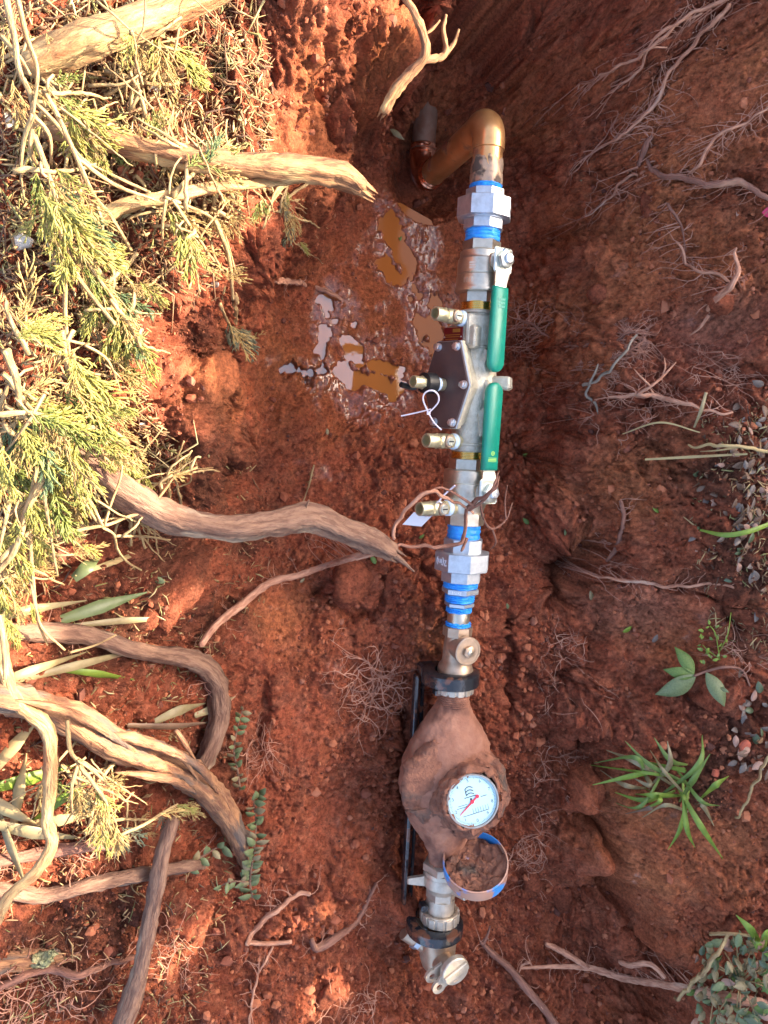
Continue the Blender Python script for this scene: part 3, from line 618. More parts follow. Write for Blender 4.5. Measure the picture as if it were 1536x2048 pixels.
def cock(base_pt, d, L, parent, s=1.0, strap=False, stem_ang=None, tape='ptfe'):
    """test cock: tape, hex shoulder, body with slotted stem, hollow outlet; d = outward direction (local)"""
    F = frame(base_pt, d, (1, 0, 0)); k = L/62.0
    root = MB(); root.lathe([(0, 9.5*k*s), (9*k, 9.5*k*s), (11*k, 8*k*s), (16*k, 8*k*s)], 20, F).nut(16*k, 22*k, 10*k*s, 6, F, 0.2, .1)
    root.lathe([(21*k, 8*k*s), (24*k, 9.8*k*s), (37*k, 9.8*k*s), (39*k, 8.5*k*s), (42*k, 8.5*k*s)], 20, F).nut(41*k, 45*k, 10*k*s, 6, F, .5, .1)
    root.lathe([(45*k, 9*k*s), (61*k, 9*k*s), (62*k, 8.4*k*s), (62*k, 6.6*k*s), (50*k, 6.4*k*s), (50*k, .0001)], 20, F)
    c = root.build('test_cock', 'brass', parent)
    MB().lathe([(8*k, 8.8*k*s), (10*k, 10.6*k*s), (14*k, 10.4*k*s), (16*k, 8.8*k*s)], 20, F).build('thread_tape', tape, c)
    sd = (Vector(d).normalized()); up = dirv(stem_ang if stem_ang is not None else -12); up = (up-sd*up.dot(sd)).normalized()
    S = frame(F @ Vector((30*k, 0, 0)), up, (1, 0, 0))
    MB().lathe([(0, 7.8*k*s), (11.6*k*s, 7.8*k*s), (12.2*k*s, 7.2*k*s)], 20, S).build('stem_seat', 'bronze_tan', c)
    st = MB().lathe([(0, 6*k*s), (13.4*k*s, 6*k*s), (14*k*s, 5.4*k*s)], 20, S).build('stem', 'zinc', c)
    MB().box((14*k*s, -4.2*k*s, -.8*k*s), (14.25*k*s, 4.2*k*s, .8*k*s), S).build('stem_slot', 'print', st)
    return c, F, k
LC = 90*px
q2 = dirv(-64)
cock(Vector((x(643), 0, 0))+q2*30*px, q2, LC, dc)
m = MB().lathe([(0, 15*px), (34*px, 14*px), (38*px, 10*px)], 16, frame((x(643), 0, 0), q2)).build('cock_boss', 'bronze', dc)
c2, F2, k2 = cock(plane(74*px, W0) @ Vector((0, 8*px, 0)), q2, 80*px, dc)
cock(Vector((x(884), 0, 0))+q2*30*px, q2, 94*px, dc)
m = MB().lathe([(0, 16*px), (33*px, 14*px), (40*px, 11*px)], 6, frame((x(884), 0, 0), q2), .3).build('cock_boss', 'bronze', dc)
# black tether strap and dust cap on the middle cock
m = MB(); m.lathe([(20*k2, 13*k2), (21*k2, 16*k2), (27*k2, 16*k2), (40*k2, 15*k2), (41*k2, 11*k2)], 22, F2)
m.build('rubber_strap', 'black_plastic', c2)
Fp = F2 @ Matrix.Translation((34*k2, 0, 0))
m = MB(); m.tube(spline([Fp @ Vector(p_) for p_ in ((0, 13*k2, 3*k2), (6*k2, 22*k2, 7*k2), (14*k2, 25*k2, 6*k2), (28*k2, 25*k2, 4*k2))], .002), 4.2*k2, 8)
m.build('dust_cap', 'black_plastic', c2)

# ball valves at both ends of the body
SA = 20                                                  # stems lean to the right of plumb
sd_ = dirv(SA); tw = Vector((1, 0, 0)).cross(sd_)
def handle(name, v_stem, v_g0, v_g1, stem_rows, parent, dirsign):
    Ms = Matrix((Vector((1, 0, 0))*dirsign, sd_.cross(Vector((1, 0, 0))*dirsign), sd_)).transposed().to_4x4(); Ms.translation = Vector((x(v_stem), 0, 0))
    k = W(1, v_stem); g0 = abs(T(v_g0)-T(v_stem)); g1 = abs(T(v_g1)-T(v_stem))
    neck = MB(); neck.lathe([(20*k, 20*k), (46*k, 17*k), (50*k, 12*k), (60*k, 12*k)], 24, Ms @ frame((0, 0, 0), (0, 0, 1))).build('stem_neck', 'bronze_clean', parent)
    h = MB(); zb, zg = 60*k, 66*k
    h.box((-22*k, -24*k, zb), (26*k, 24*k, zb+5*k), Ms, 4*k)
    # stepped neck of the lever
    def strip(x0, z0, w0, x1, z1, w1, th):
        s = [np.array([(xx, yy, zz) for yy, zz in ((-ww, z_), (ww, z_), (ww, z_+th), (-ww, z_+th))]) for xx, z_, ww in ((x0, z0, w0), (x1, z1, w1))]
        mm = MB(); loft(mm, s); h.add(tf(np.concatenate(mm.v), Ms), [tuple(r) for f in mm.f for r in f])
    strip(20*k, zb+.4*k, 19*k, g0-4*k, zg-9*k, 15*k, 4.4*k); strip(g0-6*k, zg-9*k, 15*k, g1-14*k, zg-6*k, 13*k, 4.4*k)
    lever = h.build('lever', 'zinc', parent)
    # grip: rounded long box
    def rnd(w, e0, e1, n=8):
        L = g1-w; p_ = [(g0+e0, -w*e1), (L, -w)]+[(L+w*math.sin(a), -w*math.cos(a)) for a in np.linspace(0, math.pi, 2*n)[1:-1]]+[(L, w), (g0+e0, w*e1)]; return p_
    wg = 20.5*k
    g = MB(); g.slab(rnd(wg, 0, .93), zg-14*k, zg+2*k, Ms, 4.5*k); grip = g.build('grip', 'green', lever, angle=60)
    nutm = MB(); S = Ms @ frame((0, 0, zb+5*k), (0, 0, 1)); nutm.lathe([(0, 19*k), (1.6*k, 19*k)], 20, S).nut(1.6*k, 11*k, 18.5*k, 6, S, .4, .1); nn = nutm.build('stem_nut', 'zinc', parent)
    MB().lathe([(9*k, 10.5*k), (16*k, 10.5*k), (18*k, 8.6*k), (18.5*k, 3*k), (17*k, 2.5*k)], 18, S).build('stem_end', 'bolt', nn)
    return Ms, k, grip, zg
Ms, k, grip, zg = handle('lever', 528, 581, 746, None, dc, 1)
# upper shutoff body
vb1 = MB(); vb1.nut(x(483), x(506), W(38, 495), 6, None, .35, .06)
vb1.lathe(prof(b, [(503, 36), (507, 42), (509, 42.5), (516, 42), (521, 44), (523, 45.5), (551, 46.5), (553, 45), (555, 46.5), (575, 47), (580, 48), (582, 49), (587, 48.5), (588, 36)]), 44)
vb1.nut(x(587), x(609), W(38, 598), 6, None, .5, .06); v1o = vb1.build('upper_ball_valve', 'bronze_clean', dc)
for i in range(4): MB().box((-.0016, -.0045, 0), (.0016, .0045, .0004), face_frame(x(567), W(46.5, 567), -62+i*7)).build('cast_mark', 'zinc', v1o)
for i in range(3): MB().box((-.006, -.0014, 0), (.006, .0014, .0004), face_frame(x(534+i*5), W(45.8, 534), -42)).build('cast_mark', 'zinc', v1o)
Ms, k, grip2, zg2 = handle('lever', 979, 936, 766, None, dc, -1)
vb2 = MB(); vb2.nut(x(917), x(939), W(39, 928), 6, None, .5, .06)
vb2.lathe(prof(b, [(938, 40), (940, 46), (943, 47), (964, 47.5), (966, 46), (968, 47), (990, 46), (1004, 42), (1014, 38), (1024, 36), (1027, 36)]), 44)
vb2.nut(x(1024), x(1049), W(36, 1036)/math.cos(math.pi/8), 8, None, math.pi/8, .05); v2o = vb2.build('lower_ball_valve', 'bronze_clean', dc)
# lime mark printed on the lower grip (ring and a line of print)
m = MB(); L_ = abs(T(903)-T(979)); m.lathe([(0, 4.4*k), (.3*k, 4.4*k), (.3*k, 3.4*k), (0, 3.4*k)], 24, Ms @ Matrix.Translation((L_, 0, zg2+2.05*k)) @ frame((0, 0, 0), (0, 0, 1)), close=True)
m.box((L_-9*k, -11*k, zg2+2.05*k), (L_-8.2*k, 11*k, zg2+2.3*k), Ms)
for i in range(9): m.box((L_-14*k, (-10+i*2.4)*k, zg2+2.05*k), (L_-10.5*k, (-8.6+i*2.4)*k, zg2+2.3*k), Ms)
m.box((L_-16*k, -11*k, zg2+2.05*k), (L_-15.2*k, 11*k, zg2+2.3*k), Ms)
m.box((L_-1.6*k, -2.6*k, zg2+2.05*k), (L_-.6*k, 2.6*k, zg2+2.3*k), Ms); m.box((L_+.6*k, -2.6*k, zg2+2.05*k), (L_+1.6*k, 2.6*k, zg2+2.3*k), Ms)
m.build('printed_mark', 'logo', grip2)
# worn embossing on the upper grip
m = MB(); k1 = W(1, 528); Ms1 = Matrix((Vector((1, 0, 0)), sd_.cross(Vector((1, 0, 0))), sd_)).transposed().to_4x4(); Ms1.translation = Vector((x(528), 0, 0))
for i in range(3):
    for j in range(4):
        m.box((abs(T(604+i*7)-T(528)), (-9+j*4.6)*k1, zg+2.0*k1), (abs(T(608+i*7)-T(528)), (-6+j*4.6)*k1, zg+2.5*k1), Ms1)
m.build('embossed_print', mat('worn_print', (.10, .36, .26), .5), grip)
q3 = dirv(-66)
c4, F4, k4 = cock(Vector((x(1014), 0, 0))+q3*32*px, q3, 96*px, dc)
MB().lathe([(0, 15*px), (38*px, 13*px), (41*px, 10*px)], 16, frame((x(1014), 0, 0), q3)).build('cock_boss', 'bronze_clean', dc)

def ribbon(pts, w, th, up=None):
    m = MB(); m.tube(spline(pts, .002), w, 6); return m
# nylon ties and the paper tag: hung on the cocks, things of their own
Wm = AF(b)
def wpt(p_): return Wm @ Vector(p_)
cz = [wpt(F2 @ Vector((44*k2+ 14*k2*math.cos(a)*.9, 2*k2+9*k2, 8*k2)) + Vector((15*k2*math.sin(a)*1.15+13*k2, 0, 0))) for a in np.linspace(math.pi*.55, -math.pi*1.45, 20)]
def zt(u, v, z): return P(u, v, z)
zc = wpt(F2 @ Vector((46*k2, 4*k2, 10*k2))).z
loop = [zt(u, v, zc+dz) for u, v, dz in ((857, 826, .0), (848, 806, .004), (846, 795, .008), (850, 786, .012), (860, 781, .016), (870, 783, .018), (877, 792, .016), (877, 803, .012), (870, 813, .008), (857, 826, .002))]
m = MB(); m.tube(spline(loop, .002), .0014, 6); o0 = loop[0]
tie = tag(m.build('cable_tie', 'white_plastic', origin=o0), 'white nylon cable tie looped round the middle test cock of the brown cover', 'cable tie', 'white cable ties on the test cocks')
ml = lambda: MB()
m = MB(); m.tube(spline([zt(857, 826, zc), zt(868, 845, zc+.006), (zt(883, 860, zc+.012))], .003), .0013, 6); m.build('tie_tail', 'white_plastic', tie).location = -Vector(o0)
m = MB(); m.tube(spline([zt(862, 818, zc-.01), zt(835, 825, zc-.02), zt(802, 832, zc-.03)], .003), .0013, 6); m.build('tie_tail', 'white_plastic', tie).location = -Vector(o0)
m = MB(); m.box((-.003, -.003, -.002), (.003, .003, .002), Matrix.Translation(o0), .0008); m.build('tie_head', 'white_plastic', tie).location = -Vector(o0)
zc4 = wpt(F4 @ Vector((40*k4, 0, 10*k4))).z
loop = [zt(u, v, zc4+dz) for u, v, dz in ((878, 1002, .008), (886, 1010, .002), (884, 1024, -.004), (878, 1030, -.012), (872, 1022, -.004), (872, 1008, .004), (878, 1002, .008))]
m = MB(); m.tube(spline(loop, .002), .0014, 6); o0 = loop[0]
tie = tag(m.build('cable_tie', 'white_plastic', origin=o0), 'white nylon cable tie holding the paper tag on the lower test cock', 'cable tie', 'white cable ties on the test cocks')
m = MB(); m.tube(spline([zt(878, 1002, zc4+.008), zt(890, 988, zc4+.016), zt(910, 971, zc4+.03)], .003), .0015, 6); m.build('tie_tail', 'white_plastic', tie).location = -Vector(o0)
pt = [zt(828, 1024, zc4-.035), zt(862, 1034, zc4-.02), zt(843, 1053, zc4-.03), zt(805, 1049, zc4-.05)]
c_ = sum(pt, Vector())/4; nrm = (pt[1]-pt[0]).cross(pt[3]-pt[0]).normalized()*.0004; m = MB()
m.add([tuple(q+nrm*s) for s in (1, -1) for q in pt], [(0, 1, 2, 3), (7, 6, 5, 4), (0, 4, 5, 1), (1, 5, 6, 2), (2, 6, 7, 3), (3, 7, 4, 0)])
pt_o = tag(m.build('paper_tag', 'paper', origin=c_), 'small white paper tag hanging under the lower test cock', 'tag')
m = MB(); m.tube([zt(872, 1028, zc4-.012), zt(862, 1032, zc4-.02), zt(850, 1034, zc4-.024)], .0012, 6); m.build('string', 'white_plastic', pt_o).location = -c_

# ------------------------------------------------------------------ reducing bushings and nipple
b = 1190
nb = thing('reducing_bushing', 'stepped grey steel reducing bushings smeared with blue paste above the tan angle valve', 'pipe fitting', AF(b)); x = lambda v: T(v)-T(b)
h1 = MB().nut(x(1172), x(1188), W(37, 1180), 6, None, .55, .16).build('hex_collar', 'galv', nb)
stamp('2x1-1/2', .0085, face_frame(x(1180), W(37, 1180)*.90, -40, True), h1)
m = MB(); rough_ring(m, rings(b, 1187, 1202, 30, 4), 40); m.build('thread_paste', 'tape', nb)
MB().nut(x(1201), x(1214), W(30, 1207), 6, None, .55, .2).build('hex_collar', 'galv', nb)
m = MB(); rough_ring(m, rings(b, 1213, 1223, 26, 3), 36); m.build('thread_paste', 'tape', nb)
MB().lathe(prof(b, [(1221, 22), (1223, 22.5), (1245, 22.5), (1247, 22)]), 32).build('brass_nipple', 'bronze_clean', nb)
m = MB(); rough_ring(m, rings(b, 1243, 1252, 25, 2), 36, None, .0007); m.build('thread_paste', 'tape', nb)

# ------------------------------------------------------------------ angle check valve with round screwed cap
b = 1300
av = thing('angle_valve', 'tan bronze angle check valve with a round hex-headed cap above the meter', 'valve', AF(b)); x = lambda v: T(v)-T(b)
m = MB(); m.nut(x(1251), x(1271), W(29.5, 1260), 8, None, .3, .06)
m.lathe(prof(b, [(1269, 25), (1276, 24), (1290, 26), (1312, 27), (1322, 28), (1328, 33), (1337, 35.5), (1342, 35.5), (1344, 30)]), 36); m.build('valve_body', 'bronze_tan', av)
cd_ = (Vector((.02, 0, 0))+dirv(10)).normalized(); k = W(1, 1300)
F = frame((x(1290), 0, 0), cd_, (1, 0, 0))
MB().lathe([(0, 25*k), (34*k, 25*k), (36*k, 24*k)], 36, F).build('bonnet', 'bronze_tan', av)
cap = MB().lathe([(35*k, 27*k), (36*k, 28.5*k), (43*k, 28.5*k), (44.5*k, 27*k), (44.5*k, 24*k), (43.5*k, 23.5*k), (44*k, .0001)], 40, F).build('screw_cap', 'bronze_tan', av)
hx = MB().nut(44*k, 51*k, 13*k, 6, F, .3, .08).build('hex_head', 'bronze_tan', cap)
MB().lathe([(50*k, 6*k), (52*k, 5.5*k), (53*k, 3*k), (53.2*k, .0001)], 16, F).build('centre_boss', 'bronze_clean', hx)

# ------------------------------------------------------------------ black meter yoke: two collars on a pair of bars
b = 1350
yk = thing('meter_yoke', 'black iron meter yoke with two collars joined by bars under the meter', 'meter yoke', AF(b)); x = lambda v: T(v)-T(b)
def collar(v0, v1, r, rin, lug=True):
    oy = W(-9, v0); F = Matrix.Translation((0, oy, 0)); c = W(5, v0)
    m = MB(); m.lathe([(x(v0), W(rin, v0)), (x(v0), W(r, v0)-c), (x(v0)+c*.6, W(r, v0)), (x(v1)-c*.6, W(r, v0)), (x(v1), W(r, v0)-c), (x(v1), W(rin, v0))], 30, F, close=True)
    if lug: m.box((x(v0)+.002, W(-50, v0), -W(66, v0)), (x(v1)-.002, W(0, v0), -W(30, v0)), F, W(5, v0))
    return m.build('collar', 'yoke', yk)
collar(1338, 1366, 58, 33); collar(1838, 1860, 57, 38, False)
for yy, zz in ((-64, -46), (-44, -66)):
    m = MB(); m.box((x(1362), W(yy-4, 1500), W(zz-10, 1500)), (x(1826), W(yy+4, 1500), W(zz+10, 1500)), None, W(3, 1500)); m.build('bar', 'yoke', yk)
for v0 in (1374, 1800):
    m = MB(); m.box((x(v0), W(-44, v0), W(-6, v0)), (x(v0+12), W(-30, v0), W(14, v0)), None, W(2, v0)); m.build('clip', 'yoke', yk)

# ------------------------------------------------------------------ water meter
b = 1540
wm = thing('water_meter', 'mud-caked bronze water meter with a round white dial and open blue lid', 'water meter', AF(b)); x = lambda v: T(v)-T(b)
k = W(1, 1540)
def muddy(m, amp, f):                                     # dried mud: lumpy displacement of the last-added points
    v = m.v[-1]; nx_ = fbm(v[:, 0]*1.0+v[:, 2]*.7, v[:, 1]*1.0-v[:, 2]*.5, f, 4, 401); n2_ = fbm(v[:, 0]+3, v[:, 1]+v[:, 2]*1.3, f, 4, 411); n3_ = fbm(v[:, 2]*1.1+5, v[:, 0]*.9+v[:, 1], f, 4, 421)
    v += np.stack([nx_, n2_, n3_], 1)*amp
def dense(pts, n=60):
    p_ = np.array(pts); s = np.concatenate([[0], np.cumsum(np.linalg.norm(np.diff(p_, axis=0), axis=1))]); t_ = np.linspace(0, s[-1], n)
    return np.stack([np.interp(t_, s, p_[:, 0]), np.interp(t_, s, p_[:, 1])], 1)
# inlet and outlet necks
m = MB(); m.lathe(rings(b, 1378, 1408, 32, 7), 36); m.build('threaded_neck', 'mudmetal', wm)
ring = MB(); ring.lathe(prof(b, [(1364, 36), (1366, 37.5), (1379, 37.5), (1382, 35), (1382, 30), (1364, 30)]), 40, close=True)
rg = ring.build('castellated_ring', 'wing', wm)
for i in range(14):
    a = i/14*360; M_ = face_frame(x(1373), W(37, 1373), a); MB().box((-.0058, -.0085, -.002), (.0058, .0085, .0024), M_, .001).build('lug', 'wing', rg)
m = MB(); m.lathe(dense(prof(b, [(1404, 33), (1412, 35), (1425, 44), (1440, 54), (1460, 66), (1490, 82), (1520, 93), (1550, 97), (1585, 95), (1620, 82), (1650, 62), (1680, 42), (1705, 32), (1728, 29)])), 64)
v = m.v[-1]; zf = v[:, 2] > 0; v[zf, 2] *= .82-.34*np.exp(-((v[zf, 0]-(T(1550)-T(1540)))/W(75, 1550))**2); muddy(m, .004, 26); muddy(m, .0016, 110)
m.build('meter_case', 'mudmetal', wm, angle=180)
# flange plate round the measuring chamber
m = MB(); ang = np.linspace(0, 2*np.pi, 110, endpoint=False)
out = [((96+7*math.sin(a*4+.6)+4*math.sin(a*9))*k*math.cos(a)*.96, (101+6*math.sin(a*5))*k*math.sin(a)) for a in ang]
m.slab(out, 16*k, 40*k, Matrix.Translation((x(1548), -8*k, 0)), 6*k); muddy(m, .008, 30); muddy(m, .003, 110); m.build('chamber_flange', 'mud', wm, angle=180)
# register turret, tilted a little
cen = Vector((x(1566), 8*k, 30*k)); camd = (AF(b).inverted().to_3x3() @ (CAM_C-(AF(b) @ cen))).normalized()
rn = (camd*.42+Vector((0, 0, 1))*.58).normalized()
RF = frame(cen, rn, (-1, 0, 0))
tgt = None
# slide the turret so that the dial face lands where the photo has it
inv = AF(b).inverted()
hd = 62*k; wanted = inv @ P(945, 1601, (AF(b) @ (cen+rn*hd)).z); RF.translation = wanted-rn*hd
m = MB(); m.lathe(dense([(-34*k, 88*k), (6*k, 86*k), (16*k, 76*k), (34*k, 64*k), (60*k, 60*k), (66*k, 57*k), (66*k, 51*k), (60*k, 50*k)], 46), 64, RF, cap=False); muddy(m, .008, 34); muddy(m, .0035, 120); m.build('register_housing', 'mud', wm, angle=180)
reg = MB().lathe([(40*k, 51*k), (65*k, 51*k), (67*k, 50*k), (67*k, 47.5*k), (hd, 47.5*k), (hd-1*k, 40*k), (hd-1*k, .0001)], 64, RF, cap=False).build('register_ring', 'register', wm)
dial = MB().lathe([(hd-.5*k, 47*k), (hd+.3*k, 47*k), (hd+.4*k, .0001)], 64, RF, cap=False).build('dial', 'dial', wm)
# dial frame: x = photo right-ish, y = photo up-ish on the dial plane
dz_ = rn; iw = AF(b).to_3x3(); yup = iw.inverted() @ Vector((0, 1, 0)); yv = (yup-dz_*yup.dot(dz_)).normalized(); xv = yv.cross(dz_)
DF = Matrix((xv, yv, dz_)).transposed().to_4x4(); DF.translation = RF.translation+dz_*(hd+.55*k)
rot = Matrix.Rotation(rad(14), 4, 'Z'); DFr = DF @ rot
def dtext(s, size, px_, py_, r=0.0, material='print'):
    stamp(s, size, DFr @ Matrix.Translation((px_*k, py_*k, 0)) @ Matrix.Rotation(rad(r), 4, 'Z'), dial, material, 'dial_print', .00005)
for i in range(10):
    a = rad(-90+i*36-14+14); rr = 38; 
    dtext(str((10-i) % 10), 8.5*k, rr*math.cos(a), rr*math.sin(a), 180*0)
m = MB()
for i in range(100):
    a = i/100*2*math.pi; r0 = 42 if i % 10 else 40
    m.box((r0*k, -.25*k, 0), (44.5*k, .25*k, .25*k), DFr @ Matrix.Rotation(a, 4, 'Z'))
m.build('tick_ring', 'print', dial)
m = MB()
for i in range(3):                                         # curved stripe emblem
    yy = 24-i*6; pts = [(DFr @ Vector(((-9+sx)*k, (yy+3*math.sin(sx/14*3.1))*k, .1*k))) for sx in np.linspace(0, 15, 8)]
    m.tube(pts, .9*k, 4)
m.tube([(DFr @ Vector((-9*k, (24-s)*k, .1*k))) for s in (0, 6, 12)], .8*k, 4)
m.build('emblem', 'print', dial)
m = MB(); m.box((-14*k, 7.6*k, 0), (9*k, 9*k, .2*k), DFr); m.box((17*k, 2*k, 0), (29*k, 3.2*k, .2*k), DFr); m.box((-30*k, -4*k, 0), (-12*k, -3*k, .2*k), DFr); m.box((-33*k, -8*k, 0), (-10*k, -7*k, .2*k), DFr)
m.build('print_line', 'print', dial)
m = MB(); m.box((-25*k, -24.6*k, 0), (26*k, -23.6*k, .2*k), DFr)
for i in range(7): m.box(((-4+i*5)*k, -23.6*k, 0), ((-3.4+i*5)*k, -14*k, .2*k), DFr)
m.build('odometer_window', 'print', dial)
m = MB(); Fh = DF @ Matrix.Translation((-1*k, -2*k, 1.2*k)) @ Matrix.Rotation(rad(225), 4, 'Z')
m.slab([(-16*k, -1.3*k), (0, -1.8*k), (34*k, -.5*k), (34*k, .5*k), (0, 1.8*k), (-16*k, 1.3*k)], 0, .6*k, Fh); m.lathe([(0, 4*k), (1.2*k, 3.4*k)], 16, Fh @ frame((0, 0, 0), (0, 0, 1))); m.lathe([(0, 3.6*k), (.8*k, 3.6*k)], 12, Fh @ Matrix.Translation((-14*k, 0, 0)) @ frame((0, 0, 0), (0, 0, 1)))
m.build('sweep_hand', 'red_hand', dial)
m = MB(); m.lathe([(0, 2.2*k), (.8*k, 2*k)], 6, DF @ Matrix.Translation((-3*k, 3*k, .2*k)) @ frame((0, 0, 0), (0, 0, 1))); m.build('leak_star', 'print', dial)
# clods stuck on the top of the housing
# lid: a shallow cup stood up on its hinge, hollow side to the dial
od = iw.inverted() @ Vector((-.20, .88, .43)).normalized()
lc = inv @ P(951, 1722, .36); LF = frame(lc, od, (0, 0, 1)); rl = 64*k
lid = MB().lathe([(0, rl), (1*k, rl-2.5*k), (-26*k, rl-4*k), (-28*k, .0001), (-33*k, .0001), (-33*k, rl-4*k), (-30*k, rl-.5*k), (-1*k, rl)], 56, LF, cap=False).build('lid', 'lid_blue', wm)
m = MB(); pts = []; nr, na = 26, 72
for i in range(nr+1):
    r_ = (rl-4.2*k)*i/nr
    for j in range(na):
        a = j/na*2*math.pi; yy = r_*math.cos(a); zz = r_*math.sin(a)
        pts.append((-22*k+10*k*(i/nr)**2+(5*k if zz > 0 else 0)*(i/nr), yy, zz))
fs = [(i*na+j, i*na+(j+1) % na, (i+1)*na+(j+1) % na, (i+1)*na+j) for i in range(nr) for j in range(na)]
m.add(tf(np.array(pts), LF), fs); muddy(m, .008, 40); muddy(m, .003, 120); m.build('lid_mud', 'mud', lid, angle=180)
m = MB(); hp = [RF.translation+rn*60*k+(lc-RF.translation).normalized()*50*k, lc+od*0+Vector((0, 0, 0))-(lc-RF.translation).normalized()*58*k]
mid = (hp[0]+hp[1])/2; m.tube(spline([hp[0], mid, hp[1]], .003), [15*k]*3 if False else 14*k, 14); muddy(m, .006, 40); m.build('hinge_mud', 'mud', wm)
# outlet coupling: expansion wheel with three arms, hexes, castellated ring
m = MB(); m.nut(x(1722), x(1738), W(40, 1730), 6, None, .1, .06); m.lathe(prof(b, [(1736, 37), (1744, 37), (1748, 33)]), 36); m.build('coupling_nut', 'wing', wm)
wh = MB(); wh.lathe(prof(b, [(1744, 34), (1750, 38), (1764, 38), (1772, 32), (1778, 29)]), 36)
wheel = wh.build('expansion_wheel', 'wing', wm)
for a in (-98, 22, 142):
    d_ = dirv(a); F = Matrix((d_, Vector((1, 0, 0)), d_.cross(Vector((1, 0, 0))))).transposed().to_4x4(); F.translation = Vector((x(1758), 0, 0)); kk = W(1, 1758)
    MB().slab([(24*kk, -14*kk), (40*kk, -9*kk), (66*kk, -6*kk), (70*kk, -4*kk), (70*kk, 6*kk), (62*kk, 8*kk), (40*kk, 11*kk), (24*kk, 14*kk)], -6*kk, 6*kk, F, 2*kk).build('wheel_arm', 'wing', wheel)
MB().nut(x(1768), x(1793), W(30, 1780), 6, None, .2, .06).build('hex_section', 'wing', wm)
MB().nut(x(1791), x(1828), W(29, 1805), 12, None, .1, .05).build('faceted_sleeve', 'wing', wm)
ring = MB(); ring.lathe(prof(b, [(1818, 30), (1818, 35), (1820, 37), (1838, 37), (1838, 30)]), 40, close=True); rg = ring.build('castellated_ring', 'wing', wm)
for i in range(14):
    M_ = face_frame(x(1828), W(37, 1828), i/14*360+8); MB().box((-.0058, -.009, -.002), (.0058, .009, .0024), M_, .001).build('lug', 'wing', rg)

# ------------------------------------------------------------------ angle stop at the bottom end
b = 1890
cs = thing('curb_stop', 'tan bronze angle stop with a round wing cap at the bottom end of the run', 'valve', AF(b)); x = lambda v: T(v)-T(b); k = W(1, b)
m = MB(); m.lathe(prof(b, [(1856, 30), (1858, 34), (1866, 34), (1868, 33)]), 12); m.lathe(prof(b, [(1866, 36), (1872, 37), (1884, 37), (1886, 36.5), (1900, 36), (1915, 34), (1928, 29), (1938, 20), (1942, 8), (1943, .1)]), 40); m.build('valve_body', 'bronze_tan', cs)
so_ = Vector((-.52, -.80, -.24)).normalized(); F = frame((x(1896), 0, -4*k), so_, (0, 0, 1))
m = MB(); m.lathe([(0, 27*k), (40*k, 24*k)], 30, F); m.build('side_outlet', 'bronze_tan', cs)
MB().nut(38*k, 50*k, 28*k, 8, F, .2, .06).build('outlet_nut', 'galv', cs); MB().lathe([(48*k, 25*k), (74*k, 25*k)], 30, F).build('outlet_pipe', 'bronze_tan', cs)
tdir = (Vector((.08, .16, .97))).normalized()
capc = inv @ P(914, 1944, .385); capc = AF(b).inverted() @ P(912, 1944, .375)
F = frame(capc-tdir*9*k, tdir, (-1, 0, 0)); neckp = Vector((x(1908), 0, 10*k))
m = MB(); m.tube([neckp, (neckp+capc)/2, capc-tdir*8*k], [24*k, 22*k, 22*k], 28); m.build('stem_neck', 'bronze_tan', cs)
cap = MB().lathe([(-4*k, 26*k), (-2*k, 28.5*k), (8*k, 28.5*k), (10*k, 27*k), (10*k, .0001)], 40, F).build('cap', 'wing', cs)
Fx = Matrix.Rotation(0, 4, 'X')
# raised bar across the cap
e1 = (F.to_3x3() @ Vector((0, 1, 0))); e2 = (F.to_3x3() @ Vector((0, 0, 1)))
cy_ = AF(b).to_3x3().inverted() @ Vector((.90, .42, 0)); cy_ = (cy_-tdir*cy_.dot(tdir)).normalized(); cxv = cy_.cross(tdir)
CF = Matrix((cy_, tdir.cross(cy_), tdir)).transposed().to_4x4(); CF.translation = F.translation
m = MB(); m.slab([(-25*k, -8*k), (25*k, -8*k), (27*k, 0), (25*k, 8*k), (-25*k, 8*k), (-27*k, 0)], 9*k, 15*k, CF, 1.5*k); m.build('grip_bar', 'wing', cap)
m = MB(); m.box((-3*k, -3*k, 15*k), (-1*k, 3*k, 15.4*k), CF); m.box((1*k, -4*k, 15*k), (3*k, 2*k, 15.4*k), CF); m.build('cast_mark', 'brass', cap)
# two lock ears with holes
def ear(zz, ang):
    m = MB(); E = CF @ Matrix.Translation((0, 0, zz)) @ Matrix.Rotation(rad(ang), 4, 'Z'); n = 20; ro, ri = 14*k, 6.2*k; cx_ = 42*k; th = 6*k
    oo = [(cx_+ro*math.cos(a), ro*math.sin(a)) for a in np.linspace(-math.pi, math.pi, n, endpoint=False)]; ii = [(cx_+ri*math.cos(a), ri*math.sin(a)) for a in np.linspace(-math.pi, math.pi, n, endpoint=False)]
    v = [(p_[0], p_[1], z_) for z_ in (0, th) for p_ in oo]+[(p_[0], p_[1], z_) for z_ in (0, th) for p_ in ii]; f = []
    for j in range(n):
        j2 = (j+1) % n; f += [(j, j2, n+j2, n+j), (2*n+j2, 2*n+j, 3*n+j, 3*n+j2), (n+j, n+j2, 3*n+j2, 3*n+j), (j2, j, 2*n+j, 2*n+j2)]
    m.add(tf(np.array(v), E), f); m.slab([(16*k, -15*k), (cx_-ri-2*k, -13*k), (cx_-ri-1.0*k, 0), (cx_-ri-2*k, 13*k), (16*k, 15*k)], .2*k, th-.2*k, E, .5*k)
    return m.build('lock_ear', 'wing', cap, angle=40)
ear(-2*k, 196); ear(-16*k, 172)
